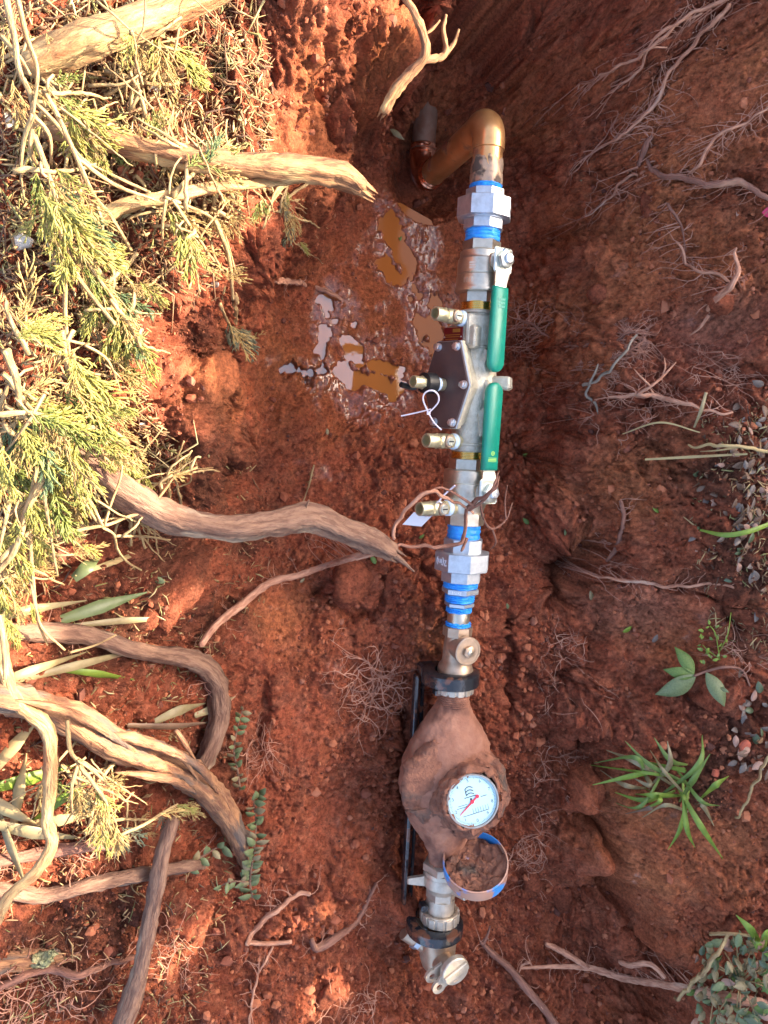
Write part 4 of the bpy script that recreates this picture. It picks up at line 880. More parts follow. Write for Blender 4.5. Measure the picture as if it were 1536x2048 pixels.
# ------------------------------------------------------------------ unseen board screen, added beyond the right edge to shade the trench
S0 = P(1055, 10, .48); S1 = P(165, 1180, .46); LD = Vector((S1.x-S0.x, S1.y-S0.y, 0)).normalized(); KF = 4.4
F0 = S0+SUN*KF; top_z = F0.z
MT['shade_screen'] = mat('shade_screen_wood', (.46, .41, .35), .8, 0, (.34, .29, .24), 6, .3, 20, stretch=(6, 6, .6))  # boards of the added screen, kept pale to bounce light into the trench
fn = Vector((LD.y, -LD.x, 0))
fmid = Vector((F0.x, F0.y, .45))+LD*1.0
shade_screen = thing('added_board_screen', 'unseen tall board screen added beyond the right edge to shade the trench', 'shade_screen', fmid)
gaps = []  # openings placed in the added screen to throw sun patches at lower left
for u, v, z, r in ((80, 1590, .47, .10), (60, 1480, .47, .06), (375, 1530, .42, .05), (290, 1500, .42, .035), (655, 1995, .30, .045), (380, 1900, .36, .05), (310, 1235, .36, .05), (100, 1690, .46, .07), (330, 1930, .36, .035), (95, 1760, .46, .07), (60, 1640, .46, .08), (600,1840,.28,.03)):
    p = P(u, v, z); s = (F0-p).dot(fn)/SUN.dot(fn); q = p+SUN*s; gaps.append(((q-Vector((F0.x, F0.y, q.z))).dot(LD), q.z, r))
BW = .055
i = 0; a = -3.2
while a < 5.4:
    w = BW; jag = random.uniform(-.03, .03); cuts = []
    for ga, gz, gr in gaps:
        d = abs(a+w/2-ga)
        if d < gr: h = math.sqrt(gr*gr-d*d)*1.0+.02; cuts.append((gz-h, gz+h))
    cuts.sort(); segs = []; z0 = .38
    for c0, c1 in cuts:
        if c0 > z0: segs.append((z0, c0))
        z0 = max(z0, c1)
    segs.append((z0, top_z+jag)); m = MB()
    FM = Matrix((LD, fn, Vector((0, 0, 1)))).transposed().to_4x4(); FM.translation = Vector((F0.x, F0.y, 0))-fmid
    for c0, c1 in segs: m.box((a, 0, c0), (a+w+.002, .018+.002*(i % 2), c1), FM)
    m.build('screen_board', 'shade_screen', shade_screen, smooth=False); a += w; i += 1
for zz in (.8, 1.5, 2.2, 2.75):
    if zz < top_z: MB().box((-3.2, .024, zz), (5.4, .07, zz+.09), FM).build('screen_rail', 'shade_screen', shade_screen, smooth=False)

# ------------------------------------------------------------------ wood, bark, leaves
def woodmat(name, c, c2, spots=None, cut=(.58, .66), bump=1.0):
    return mat(name, c, .82, 0, c2, 150, bump, 380, coord='tc', stretch=(.2, 1, 1), contrast=(.40, .60), spots=spots, spot_scale=45, spot_cut=cut, detail=8)
MT['bark_tan'] = woodmat('tan_peeling_bark', (.34, .17, .07), (.16, .065, .028), (.44, .28, .12))
MT['bark_pale'] = woodmat('pale_bare_wood', (.46, .30, .13), (.27, .14, .055), (.28, .11, .04))
MT['bark_grey'] = woodmat('grey_brown_bark', (.23, .125, .078), (.125, .058, .036), (.33, .23, .15), (.60, .68))
MT['bark_orange'] = woodmat('split_orange_wood', (.36, .175, .08), (.17, .07, .036), (.12, .08, .06), (.52, .60))
MT['root_red'] = woodmat('clay_stained_root', (.26, .115, .075), (.17, .068, .042), (.40, .20, .12))
MT['root_pale'] = woodmat('pale_pink_root', (.52, .26, .16), (.30, .125, .072), (.48, .30, .21))
MT['rootlet'] = mat('fine_root_hair', (.50, .255, .17), .85, 0, (.30, .125, .078), 30, coord='pos')
MT['straw'] = mat('dry_straw', (.45, .33, .14), .75, 0, (.30, .20, .09), 20, coord='pos')
MT['twig_grey'] = woodmat('dead_grey_twig', (.30, .24, .18), (.18, .14, .10))
MT['twig'] = woodmat('juniper_twig', (.42, .29, .13), (.26, .15, .065))
def leafmat(name, c, c2, rough=.5, trans=.25): return mat(name, c, rough, 0, c2, 28, .15, 120, trans=trans, contrast=(.35, .65))
MT['jun_green'] = leafmat('juniper_green', (.22, .235, .045), (.12, .15, .03))
MT['jun_yellow'] = leafmat('juniper_yellow_green', (.37, .33, .075), (.25, .235, .05))
MT['jun_blue'] = leafmat('juniper_blue_green', (.10, .165, .085), (.17, .20, .06))
MT['jun_straw'] = leafmat('juniper_dead_straw', (.46, .33, .12), (.34, .21, .07))
MT['jun_grey'] = leafmat('juniper_grey_green', (.12, .145, .085), (.20, .16, .09))
MT['leaf_green'] = leafmat('fresh_green_leaf', (.17, .25, .05), (.10, .16, .035))
MT['leaf_lime'] = leafmat('lime_leaf', (.24, .33, .04), (.14, .22, .03))
MT['leaf_blue'] = leafmat('grey_green_leaf', (.17, .20, .085), (.11, .14, .055), .45, .15)
MT['leaf_dark'] = leafmat('glossy_dark_leaf', (.055, .095, .035), (.12, .125, .07), .3, .1)
MT['leaf_pale'] = leafmat('dusty_pale_leaf', (.30, .235, .12), (.19, .14, .065), .5, .1)
MT['leaf_brown'] = leafmat('dead_brown_leaf', (.20, .115, .07), (.10, .055, .035), .6, .08)
MT['leaf_pink'] = leafmat('dead_pink_leaf', (.42, .24, .17), (.30, .16, .11), .6, .08)
MT['leaf_grey'] = leafmat('dead_grey_leaf', (.19, .14, .115), (.09, .068, .055), .5, .05)
MT['petal'] = leafmat('pink_petal', (.70, .05, .13), (.6, .04, .10), .5, .2)
MT['pebble'] = mat('pale_stone_chip', (.62, .55, .45), .6, 0, (.45, .38, .30), 40)

def pts_of(pts, mode):
    return [G(*p) if mode == 'g' else P(*p) for p in pts]
def splinter(m, p, d, r, n=7, L=2.2):
    d = Vector(d).normalized()
    for i in range(n):
        o = Vector(RNG.normal(0, 1, 3)); o = (o-d*o.dot(d)).normalized()*r*random.uniform(.2, .85); l = r*random.uniform(.6, L)
        a = p+o-d*r*.8; e = p+o*random.uniform(.8, 1.2)+d*l+Vector((0, 0, -l*.1)); m.tube([a, (a+e)/2+o*.1, e], [r*.30, r*.22, r*.03], 5)
def rootlets(m, starts, n, L, r, lift=.003, spread=1.0, sub=2, step=.007, free=None):
    """wandering hair roots that follow the ground from points in starts"""
    for i in range(n):
        s = starts[random.randrange(len(starts))]; q = [random.uniform(0, 6.283)]
        stack = [(Vector(s), random.uniform(0, 6.283), L*random.uniform(.4, 1.2), r*random.uniform(.6, 1.2), sub)]
        while stack:
            p, h, l, rr, dep = stack.pop(); pts = [p.copy()]; k = max(3, int(l/step)); zoff = max(0, min(.05, p.z-Hs(p.x, p.y)))
            for j in range(k):
                h += random.gauss(0, .38)*spread; p = p+Vector((math.cos(h), math.sin(h), 0))*step; zoff = zoff*.85+lift*.15+random.gauss(0, .0012); p.z = Hs(p.x, p.y)+max(rr, zoff); pts.append(p.copy())
                if dep > 0 and random.random() < .16: stack.append((p.copy(), h+random.choice((-1, 1))*random.uniform(.5, 1.2), l*random.uniform(.3, .55), rr*.65, dep-1))
            sm = np.array([tuple(t) for t in pts])
            if len(sm) > 4: sm[1:-1] = (sm[:-2]+sm[1:-1]*2+sm[2:])/4
            m.tube(sm, np.linspace(rr, rr*.35, len(pts)), 4, cap=False)
RB = 'roots bared on the right bank'
def root(name, label, cat, pts, rpx, material, mode='g', group=None, hairs=0, hL=.04, hr=.0010, ridge=.26, jit=.07, broken=(0, 0), sides=None, wob=.0, hmat='rootlet', forks=()):
    w = pts_of(pts, mode); r = [a*PX(p)*(.72 if group == RB else .86) for a, p in zip(rpx, w)]; st = max(.004, min(.010, max(r)*.8))
    sp, rr = spline(w, st, r)
    if wob or max(r) < .007: 
        wob = wob or .0016
        n_ = RNG.normal(0, wob, sp.shape); 
        for _ in range(3): n_[1:-1] = (n_[:-2]+n_[1:-1]+n_[2:])/3
        sp = sp+n_*2.2
    o = w[0].copy(); m = MB(); sides = sides or (16 if max(r) > .012 else 9 if max(r) > .004 else 6)
    rr = rr*(1+.14*perlin(np.arange(len(rr))*st*18+random.random()*50, np.zeros(len(rr))+.3)+.10*np.clip(perlin(np.arange(len(rr))*st*60+random.random()*50, np.zeros(len(rr))+.7), 0, 1))
    sp = np.concatenate([[sp[0]-(sp[1]-sp[0])/np.linalg.norm(sp[1]-sp[0])*rr[0]*.7], sp, [sp[-1]+(sp[-1]-sp[-2])/np.linalg.norm(sp[-1]-sp[-2])*rr[-1]*.7]]); rr = np.concatenate([[rr[0]*.35], rr, [rr[-1]*.35]])
    m.tube(sp, rr, sides, jit, ridge)
    if broken[1]: splinter(m, Vector(sp[-2]), Vector(sp[-1]-sp[-4]), rr[-2], broken[1])
    if broken[0]: splinter(m, Vector(sp[1]), Vector(sp[0]-sp[3]), rr[1], broken[0])
    for fp, fr in forks:
        fw = pts_of(fp, mode); fq = [a*PX(p)*(.72 if group == RB else .86) for a, p in zip(fr, fw)]; s2, r2 = spline(fw, .005, fq); m.tube(s2, r2, 8 if max(fq) > .004 else 6, jit, ridge)
    ob = tag(m.build(name, material, origin=o, angle=180), label, cat, group)
    if hairs:
        h = MB(); idx = [Vector(q) for q in sp[::2]]; rootlets(h, idx, int(hairs*2.2), hL, hr); c = h.build('rootlets', hmat, ob); c.location = -o; c['kind'] = 'stuff'
        # children share the parent's origin
    return ob

# -------- big wood on the left bank
root('cut_branch', 'thick pale peeled branch crossing the top left corner of the bank', 'branch', [(62,128,.61),(120,104,.615),(180,78,.62),(300,36,.61),(420,-12,.60),(520,-60,.59)], [36,38,36,33,30,30], 'bark_pale', 'z', ridge=.2, jit=.04, broken=(6, 0))
root('broken_branch', 'tan peeling branch with a frayed end overhanging the trench near the top', 'branch', [(-20,225,.56),(120,262,.585),(250,290,.59),(380,318,.585),(500,333,.57),(620,340,.56),(685,352,.55),(722,374,.545)], [20,24,26,26,26,28,26,18], 'bark_tan', 'z', ridge=.2, broken=(0, 12))
root('forked_branch', 'slender pale branch lying just under the frayed overhanging branch', 'branch', [(170,460,.57),(250,412,.585),(330,396,.58),(420,378,.57),(540,366,.55),(600,362,.54)], [14,17,17,13,11,7], 'bark_pale', 'z', ridge=.28)
root('snapped_root', 'thick grey-brown root snapped off across the middle of the trench', 'root', [(150,900,.52),(190,935,.52),(250,985,.51),(330,1030,.495),(410,1050,.48),(480,1055,.47),(560,1043,.455),(620,1035,.44),(680,1058,.43),(740,1080,.42),(785,1105,.415)],
     [28,31,33,31,27,27,25,27,25,24,18], 'bark_grey', 'z', ridge=.26, jit=.06, broken=(0, 9), forks=[([(740,1085,.42),(790,1112,.415),(828,1143,.405)],[12,8,2]), ([(610,1020,.45),(618,1000,.46)],[4,2])])
root('side_root', 'thin root running down left from the snapped end of the thick root', 'root', [(752,1105,.41),(700,1117,.36),(650,1132,.02+.22),(600,1150,.22),(540,1166,.22),(480,1212,.25),(430,1252,.29),(402,1290,.32)], [8,8,7,9,9,10,10,8], 'root_pale', 'z', hairs=10, hL=.03, ridge=.2)
root('arching_root', 'hairlike root arching over the lower ball valve and paper tag', 'root', [(787,1082,.415),(790,1055,.43),(812,1020,.44),(838,992,.45),(862,980,.45),(890,995,.43),(925,1010,.41),(945,1025,.405)], [4,4,4,4.5,4,4,3.5,2.5], 'root_pale', 'z', ridge=.2)
root('twisted_root', 'twisted red root lying across the lower union up to the lower handle', 'root', [(790,1088,.41),(850,1092,.40),(890,1092,.395),(925,1076,.40),(934,1040,.40),(938,1018,.405),(962,998,.44),(985,978,.46),(1000,955,.46)], [4,4.5,5,4.5,4.5,5,4.5,4,2.5], 'root_red', 'z', ridge=.2,
     forks=[([(938,1020,.405),(968,1000,.44),(988,970,.465),(996,945,.465)],[4,3.5,3,1.6]),([(948,1012,.42),(905,985,.43),(880,975,.44),(860,982,.445)],[3.5,3,2.5,2]),([(960,1005,.40),(968,1040,.36),(985,1058,.34),(1012,1040,.33),(1025,1005,.33)],[3,3,3,2.4,1.2]),([(985,1058,.34),(992,1085,.32),(980,1100,.31)],[2.4,2,1]),([(1012,1040,.33),(1010,1000,.33),(1015,970,.34)],[2,1.6,1]),([(934,1076,.395),(926,1095,.40),(922,1103,.40)],[4,3.5,2])])
root('bent_root', 'long grey root bending sharply downward on the left slope', 'root', [(-30,1262,.02),(100,1264,.025),(190,1274,.03),(260,1298,.035),(340,1312,.04),(395,1325,.045),(432,1362,.045),(440,1420,.04),(428,1480,.03),(398,1545,.015)], [23,22,21,21,20,22,23,24,22,16], 'bark_grey', ridge=.28, hairs=12)
root('split_stump_root', 'heavy split root with torn orange wood at the lower left', 'root', [(-60,1395,.05),(20,1402,.06),(90,1425,.065),(160,1458,.07),(230,1497,.07),(300,1520,.07),(370,1552,.065),(425,1600,.055),(465,1660,.04),(492,1735,.01)], [32,34,36,38,38,38,36,31,25,13], 'bark_orange', ridge=.42, jit=.06,
     forks=[([(200,1468,.09),(260,1478,.105),(330,1500,.11),(400,1540,.10),(445,1605,.06)],[3,14,14,12,2]),([(230,1545,.08),(290,1552,.10),(350,1562,.10),(400,1590,.07)],[2,11,12,2]),([(325,1488,.11),(365,1515,.12),(398,1562,.10)],[2,8,1.5]),([(30,1400,.08),(100,1412,.10),(170,1436,.105),(240,1480,.10),(310,1530,.08)],[3,10,10,8,1.5]),([(415,1590,.08),(455,1645,.07),(487,1695,.03)],[3,8,2]),([(345,1475,.10),(352,1462,.115),(372,1490,.12),(400,1535,.10)],[1,5,6,1]),([(430,1570,.09),(445,1585,.10),(470,1640,.08)],[1,3,1])])
root('crooked_branch', 'crooked barked branch falling from the split root, sunlit along its lower half', 'branch', [(0,1270,.56),(12,1350,.57),(40,1410,.58),(95,1460,.58),(102,1560,.57),(95,1640,.57),(104,1690,.57),(70,1745,.57),(20,1790,.57),(-10,1850,.56)], [12,13,14,15,13,12,13,12,11,10], 'bark_pale', 'z', ridge=.26)
root('lower_root', 'brown root running across the slope under the leaning stick', 'root', [(-20,1775,.03),(80,1793,.03),(180,1772,.03),(290,1748,.035),(380,1732,.03),(410,1728,.01)], [17,17,17,16,15,9], 'bark_grey', ridge=.28, hairs=8)
root('half_buried_root', 'dark half buried root above the brown lower root', 'root', [(-20,1725,.012),(90,1706,.014),(180,1692,.014),(240,1690,.006)], [16,17,15,9], 'root_red', hairs=8)
root('leaning_stick', 'thick straight stick leaning down to the bottom edge on the left', 'stick', [(346,1640,.43),(326,1705,.44),(312,1780,.445),(296,1860,.45),(274,1960,.455),(240,2060,.46)], [14,17,18,19,20,24], 'bark_grey', 'z', ridge=.18)
root('mossy_root', 'wavy root with a pale mossy lump in the bottom left corner', 'root', [(-20,1990,.015),(40,1955,.02),(100,1942,.025),(160,1950,.025),(215,1930,.02),(270,1912,.015)], [9,10,11,10,10,8], 'root_red', hairs=16, hL=.05)
root('bottom_root', 'broad buried root under the mossy lump at the lower left', 'root', [(-20,1925,.0),(60,1918,.004),(150,1905,-.004),(190,1900,-.02)], [22,22,16,8], 'bark_orange', hairs=5)
root('crossing_twig', 'short forked twig lying on the slope left of the yoke', 'root', [(617,1778,.01),(560,1812,.015),(510,1862,.012),(496,1888,.01)], [4,5,6,5], 'root_pale', hairs=6, forks=[([(496,1886,.012),(540,1888,.012),(584,1884,.01)],[5,5,4])])
root('stubby_root', 'stubby root with a cut yellow tip on the lower trench floor', 'root', [(752,1768,.012),(715,1838,.012),(670,1876,.012),(634,1898,.012),(624,1880,.012)], [4,7,9,9,7], 'root_red', hairs=8)
root('hair_root', 'thin wiry root wandering to the bottom edge left of centre', 'root', [(545,1895,.008),(515,1950,.008),(505,2000,.008),(495,2050,.008)], [3,3,3,3], 'root_pale', hairs=6)
root('mud_root', 'thin root half sunk in the mud left of the puddle', 'root', [(468,562,.012),(540,560,.01),(600,568,.01),(655,583,.012),(684,596,.01)], [6,6,6,5.5,3], 'root_pale', hairs=3, hL=.02)
root('hanging_root', 'knobbly sunlit root hanging over the trench at the top', 'root', [(800,-20,.53),(828,25,.53),(846,66,.52),(850,110,.51),(826,140,.50),(795,175,.49),(768,222,.475)], [8,9,9,10,11,12,9], 'bark_tan', 'z', ridge=.34, jit=.13, broken=(0, 5),
     forks=[([(846,122,.505),(880,116,.49),(892,98,.49),(886,60,.5),(892,30,.5)],[9,9,7,5,3]), ([(890,110,.49),(908,85,.49),(918,58,.5)],[6,5,3]), ([(848,70,.52),(868,55,.52),(880,40,.52)],[5,4,2])])
root('stem_root', 'upright brown stem with drooping needles at the edge of the pit', 'stem', [(448,490,.44),(460,545,.40),(468,600,.33),(466,660,.24),(455,720,.18),(450,752,.15)], [6,6,6,6,6,5], 'twig', 'z', forks=[([(455,540,.43),(440,620,.38)],[4,3])])

# -------- roots on the right bank
RB = 'roots bared on the right bank'
root('bare_root', 'long pale root slanting down from the top right corner', 'root', [(1480,-15,.02),(1430,10,.02),(1368,36,.02),(1300,98,.022),(1232,138,.02),(1150,173,.02)], [6,7,6,5.5,4.5,2], 'root_pale', group=RB, hairs=16, hL=.04)
root('bare_root', 'pale root just under the longest one, curling to a hooked tip', 'root', [(1400,30,.015),(1330,58,.02),(1292,105,.02),(1275,148,.02),(1218,186,.02)], [4,4.5,4,3.5,2], 'root_pale', group=RB, hairs=14)
root('bare_root', 'steep branching root falling from the top right to the wall', 'root', [(1462,5,.015),(1395,78,.018),(1335,150,.015),(1306,212,.015),(1240,272,.012),(1185,302,.01)], [6,5.5,5,5,4,2], 'root_pale', group=RB, hairs=34, hL=.06, forks=[([(1335,95,.02),(1300,96,.02),(1285,120,.02)],[3,3,2])])
root('bare_root', 'thick reddish root lying level on the upper right bank', 'root', [(1292,318,.012),(1310,345,.015),(1360,355,.015),(1420,372,.015),(1480,366,.015),(1540,405,.01)], [5,8,8,8,8,7], 'root_red', group=RB, hairs=18)
root('bare_root', 'wavy root joining the level root from above', 'root', [(1560,190,.01),(1500,240,.012),(1450,262,.012),(1412,295,.012),(1398,330,.012),(1372,352,.01)], [3,4,5,5,5,4], 'root_pale', group=RB, hairs=22)
root('bare_root', 'thin root with a hooked end left of the level root', 'root', [(1330,330,.008),(1268,350,.012),(1240,366,.014),(1222,395,.012),(1172,432,.01)], [4,5,5,4,2], 'root_pale', group=RB, hairs=10)
root('bare_root', 'short stubby root poking out above the level root', 'root', [(1298,268,.01),(1290,300,.012),(1276,328,.01)], [6,8,6], 'root_red', group=RB, hairs=5)
root('bare_root', 'snapped root with a pale torn end near the right edge', 'root', [(1468,495,.03),(1476,540,.03),(1462,575,.028),(1430,602,.02),(1408,628,.012)], [3,7,9,8,6], 'root_pale', group=RB, broken=(0, 6), hairs=8, forks=[([(1418,630,.015),(1400,655,.012),(1378,672,.01)],[5,4,2])])
root('bare_root', 'curved thin root left of the snapped root', 'root', [(1362,490,.012),(1372,528,.012),(1400,545,.012),(1432,548,.012),(1462,566,.012)], [3,4,4,4,3], 'root_pale', group=RB, hairs=10)
root('bare_root', 'short curly root above the snapped root', 'root', [(1335,408,.012),(1350,432,.012),(1362,460,.012),(1376,502,.01)], [4,4,3.5,2], 'root_red', group=RB, hairs=10)
root('bare_root', 'thin root trailing right from beside the upper green handle', 'root', [(1032,636,.02),(1062,650,.02),(1108,680,.018),(1160,692,.018),(1210,686,.018),(1270,662,.015)], [3,3.5,3.5,4,4,3], 'root_red', group=RB, hairs=60, hL=.06)
root('bare_root', 'pale many-branched root in the middle of the right bank', 'root', [(1455,830,.012),(1372,808,.02),(1320,795,.025),(1280,790,.028),(1225,796,.022)], [3,5.5,6,6,4], 'root_pale', group=RB, hairs=20, forks=[([(1275,788,.03),(1305,770,.035),(1330,748,.035),(1352,724,.03)],[5,4,3.5,1.5]),([(1300,772,.035),(1280,752,.035),(1268,738,.03)],[3,2.5,1.5]),([(1322,760,.035),(1330,735,.03),(1328,715,.03)],[3,2.5,1.5]),([(1310,793,.02),(1300,775,.03)],[3,2])])
root('bare_root', 'gnarled thin root under the many-branched one', 'root', [(1300,680,.01),(1250,705,.012),(1215,720,.012),(1172,760,.01)], [3,3.5,3.5,2], 'root_red', group=RB, hairs=50, hL=.05)
root('dead_stalk', 'grey dead stalk lying diagonally on the right bank', 'stalk', [(1276,664,.03),(1248,705,.035),(1222,738,.035),(1188,766,.025),(1170,772,.02)], [3,4,4,4,4], 'twig_grey', forks=[([(1180,770,.025),(1172,790,.02),(1190,806,.015),(1196,828,.01)],[3,4,4,2]), ([(1178,768,.025),(1190,745,.03),(1196,728,.03)],[3,2.5,1.5])])
root('bare_root', 'thin level root lying over the smooth clay block', 'root', [(1462,1168,.012),(1380,1172,.014),(1322,1172,.014),(1250,1160,.012),(1180,1152,.01)], [3,4.5,4.5,4,2], 'root_pale', group=RB, hairs=16, hL=.03)
root('bare_root', 'short upright root stub set in the bank above the clay block', 'root', [(1246,1000,.01),(1243,1050,.014),(1232,1090,.014),(1216,1116,.01)], [5,6,7,5], 'root_red', group=RB, hairs=6)
root('bare_root', 'brown taproot reaching from the meter end down to the bottom edge', 'root', [(962,1885,.015),(985,1908,.018),(1020,1938,.02),(1050,1975,.02),(1085,2015,.02),(1115,2056,.02)], [5,9,10,10,10,10], 'root_red', group=RB, hairs=8, forks=[([(966,1888,.02),(975,1870,.03),(980,1852,.035)],[6,4,2])])
root('bare_root', 'long branching pale root along the bottom right', 'root', [(1545,2010,.02),(1450,1992,.03),(1350,1972,.04),(1250,1955,.045),(1180,1935,.045),(1120,1932,.04),(1040,1936,.03)], [12,12,10,9,8,6,3], 'root_pale', group=RB, hairs=26, hL=.05, forks=[([(1180,1938,.045),(1140,1912,.05),(1110,1895,.05),(1092,1888,.05)],[7,8,8,5]),([(1330,1955,.045),(1300,1928,.05),(1260,1930,.05),(1238,1922,.05)],[7,8,8,6]),([(1060,1925,.03),(1045,1930,.03),(1038,1945,.03)],[4,4,2])])
root('dry_twig', 'thin pale twig standing against the right edge by the grass clump', 'twig', [(1545,1500,.05),(1510,1565,.05),(1475,1642,.03)], [4,4.5,3], 'twig', hairs=0)
root('dry_twig', 'brown twig crossing the dusty shrub at the bottom right', 'twig', [(1455,1872,.07),(1432,1905,.08),(1400,1950,.07),(1352,2000,.05)], [4,5,5,4], 'twig', forks=[([(1420,1868,.06),(1460,1868,.07),(1500,1872,.06)],[4,4,3])])
root('dry_stalk', 'bent straw-coloured stem at the right edge of the bank', 'stem', [(1545,905,.03),(1470,892,.035),(1420,890,.03),(1382,896,.02)], [4,4.5,4,2], 'straw', forks=[([(1480,893,.03),(1440,900,.03),(1400,903,.02)],[3,2,1])])
# -------- tangles of fine root
def tangle(label, spots, n, L, r, material='rootlet', group='tangles of fine root', lift=.02):
    st = [G(u, v, lift*random.random()) for u, v in spots]; m = MB(); o = st[0].copy(); rootlets(m, st, n, L, r, lift, 1.0, 2)
    return tag(m.build('root_tangle', material, origin=o, angle=180), label, 'root tangle', group)
def disc(u, v, ru, rv, n): return [(u+ru*math.sqrt(random.random())*math.cos(a), v+rv*math.sqrt(random.random())*math.sin(a)) for a in np.linspace(0, 6.28, n)]
tangle('ball of fine pale roots on the floor left of the meter', disc(735,1375,60,70,22), 70, .07, .0011, lift=.03)
tangle('red hair roots fanned out beside the upper green handle', disc(1200,680,90,40,16), 50, .06, .0008)
tangle('hair roots hanging below the dead grey stalk', disc(1230,840,80,50,14), 26, .05, .0008)
tangle('fine roots under the right edge of the open lid', disc(1060,1700,40,60,14), 40, .06, .0009)
tangle('pink lacy roots beside the oval-leaved sprig', disc(515,1500,28,40,12), 34, .05, .0008)
tangle('fine dark roots high on the right bank', disc(1440,740,80,40,14), 44, .05, .0008)
tangle('small root tuft beside the clay block', disc(1130,1290,40,40,10), 26, .045, .0009)
tangle('wiry roots in the bottom left corner', disc(70,2010,90,40,14), 40, .07, .0010)
tangle('fuzz of fine roots at the foot of the stick', disc(350,1900,60,60,14), 34, .05, .0008)
tangle('hair roots spread between the meter and the grass clump', disc(1100,1560,50,80,14), 30, .05, .0008)
tangle('thin roots low in the corner of the right wall', disc(1140,1380,60,60,12), 22, .05, .0008)
tangle('roots fraying out of the bank under the weed', disc(1470,1310,60,30,12), 30, .05, .0008)
tangle('pale roots strewn on the bottom slope', disc(720,2000,70,40,12), 28, .06, .0009)
# ------------------------------------------------------------------ leaves
def leaf_mesh(name, material, L=1.0, Wd=.4, fold=.18, curl=.15, n=7, tip=1.0, cup=0.0):
    """pointed or oval leaf along +x, base at the origin, with a folded midrib"""
    v = []; f = []
    for i in range(n+1):
        t = i/n; w = Wd*.5*(math.sin(math.pi*t**.85)**.75 if tip < 1 else math.sin(math.pi*t**.8))
        if i == 0: w = Wd*.03
        if i == n: w = Wd*.01
        z = curl*L*math.sin(t*1.9)-.6*curl*L*t*t
        for s in (-1, 0, 1): v.append((t*L, s*w*L, z+abs(s)*w*fold*L*2.0*.5+cup*abs(s)*w*L))
    for i in range(n):
        for s in (0, 1): a = i*3+s; f.append((a, a+3, a+4, a+1))
    # a second skin a hair below gives the blade thickness
    k = len(v); th = .012*L; v2 = [(x_, y_, z_-th*(1-abs(2*x_/L-1)*.6)) for x_, y_, z_ in v]; f2 = [tuple(k+q for q in reversed(g)) for g in f]
    rim = []
    for i in range(n):
        rim += [(i*3, k+i*3, k+i*3+3, i*3+3), (i*3+2, i*3+5, k+i*3+5, k+i*3+2)]
    m = MB(); m.add(v+v2, f+f2+rim); o = m.build(name, material, angle=180); me_ = o.data; bpy.data.objects.remove(o); return me_
def orient(p, ang, pitch=0.0, roll=0.0, s=1.0):
    return Matrix.Translation(p) @ Matrix.Rotation(rad(ang), 4, 'Z') @ Matrix.Rotation(rad(-pitch), 4, 'Y') @ Matrix.Rotation(rad(roll), 4, 'X') @ Matrix.Scale(s, 4)
def put(name, mesh, M, parent=None, pbase=None):
    o = bpy.data.objects.new(name, mesh); COL.objects.link(o)
    if parent is not None: o.parent = parent; o.matrix_local = Matrix.Translation(-Vector(pbase)) @ M
    else: o.matrix_world = M
    return o
OVAL = {k: leaf_mesh('oval_leaf_'+k, 'leaf_'+k, 1, .52, .25, .10, 6, .5) for k in ('green', 'blue', 'dark', 'pale', 'brown', 'pink', 'grey', 'lime')}
POINT = {k: leaf_mesh('pointed_leaf_'+k, 'leaf_'+k, 1, .42, .22, .22, 9) for k in ('green', 'blue', 'lime')}

# ------------------------------------------------------------------ juniper
def frond(name, material, seed, L=.10, fingers=22, rf=.0017, fan=1.0, droop=.2, curl=.0):
    g = random.Random(seed); m = MB(); nr = np.random.default_rng(seed)
    def cone(p, d, l, r, bend, k=4):
        pts = []; q = Vector(p); dd = Vector(d).normalized(); 
        for i in range(k): pts.append(q.copy()); q = q+dd*(l/(k-1)); dd = (dd+bend).normalized()
        m.tube(pts, [r, r*1.08, r*.95, r*.35][:k] if k == 4 else np.linspace(r, r*.4, k), 5, .04, rng=nr); return pts
    axis = [Vector((L*.75*t, .012*curl*math.sin(t*3), -droop*L*t*t)) for t in np.linspace(0, 1, 8)]
    m.tube(axis, np.linspace(rf*1.1, rf*.8, 8), 5, rng=nr)
    for i in range(fingers):
        t = (i+.6)/fingers; q = axis[min(6, int(t*7))].lerp(axis[min(7, int(t*7)+1)], t*7-int(t*7)); side = 1 if i % 2 else -1
        a = (g.uniform(12, 42)*fan*(1.1-.5*t))*side; l = L*(.50-.16*abs(t-.4))*g.uniform(.6, 1.25)
        d = Vector((math.cos(rad(a)), math.sin(rad(a)), g.uniform(-.18, .28))); bend = Vector((g.uniform(-.05, .2), -side*g.uniform(-.10, .22), g.uniform(-.22, .08)))
        pts = cone(q, d, l, rf*g.uniform(.85, 1.1), bend)
        for j in range(g.randint(2, 4)):
            u = g.uniform(.15, .85); k = min(2, int(u*3)); qq = pts[k].lerp(pts[k+1], u*3-k); s2 = g.choice((-1, 1)); a2 = a+s2*g.uniform(12, 34)
            cone(qq, Vector((math.cos(rad(a2)), math.sin(rad(a2)), g.uniform(-.15, .35))), l*g.uniform(.22, .48), rf*.85, bend)
    o = m.build(name, material, angle=180); me_ = o.data; bpy.data.objects.remove(o); return me_
FR = {}
for i, k in enumerate(('jun_green', 'jun_yellow', 'jun_blue', 'jun_straw', 'jun_grey')):
    FR[k] = [frond('spray_'+k, k, 11*i+1, .10, 16, .0017), frond('spray_'+k, k, 11*i+2, .10, 19, .0016, .8, .5), frond('spray_'+k, k, 11*i+3, .10, 12, .0019, 1.3, .25)]
FR['jun_straw'] = [frond('spray_dead', 'jun_straw', 90+i, .10, 12, .0013, 1.2, .3) for i in range(3)]
KIND = dict(g='jun_green', y='jun_yellow', b='jun_blue', s='jun_straw', d='jun_grey')
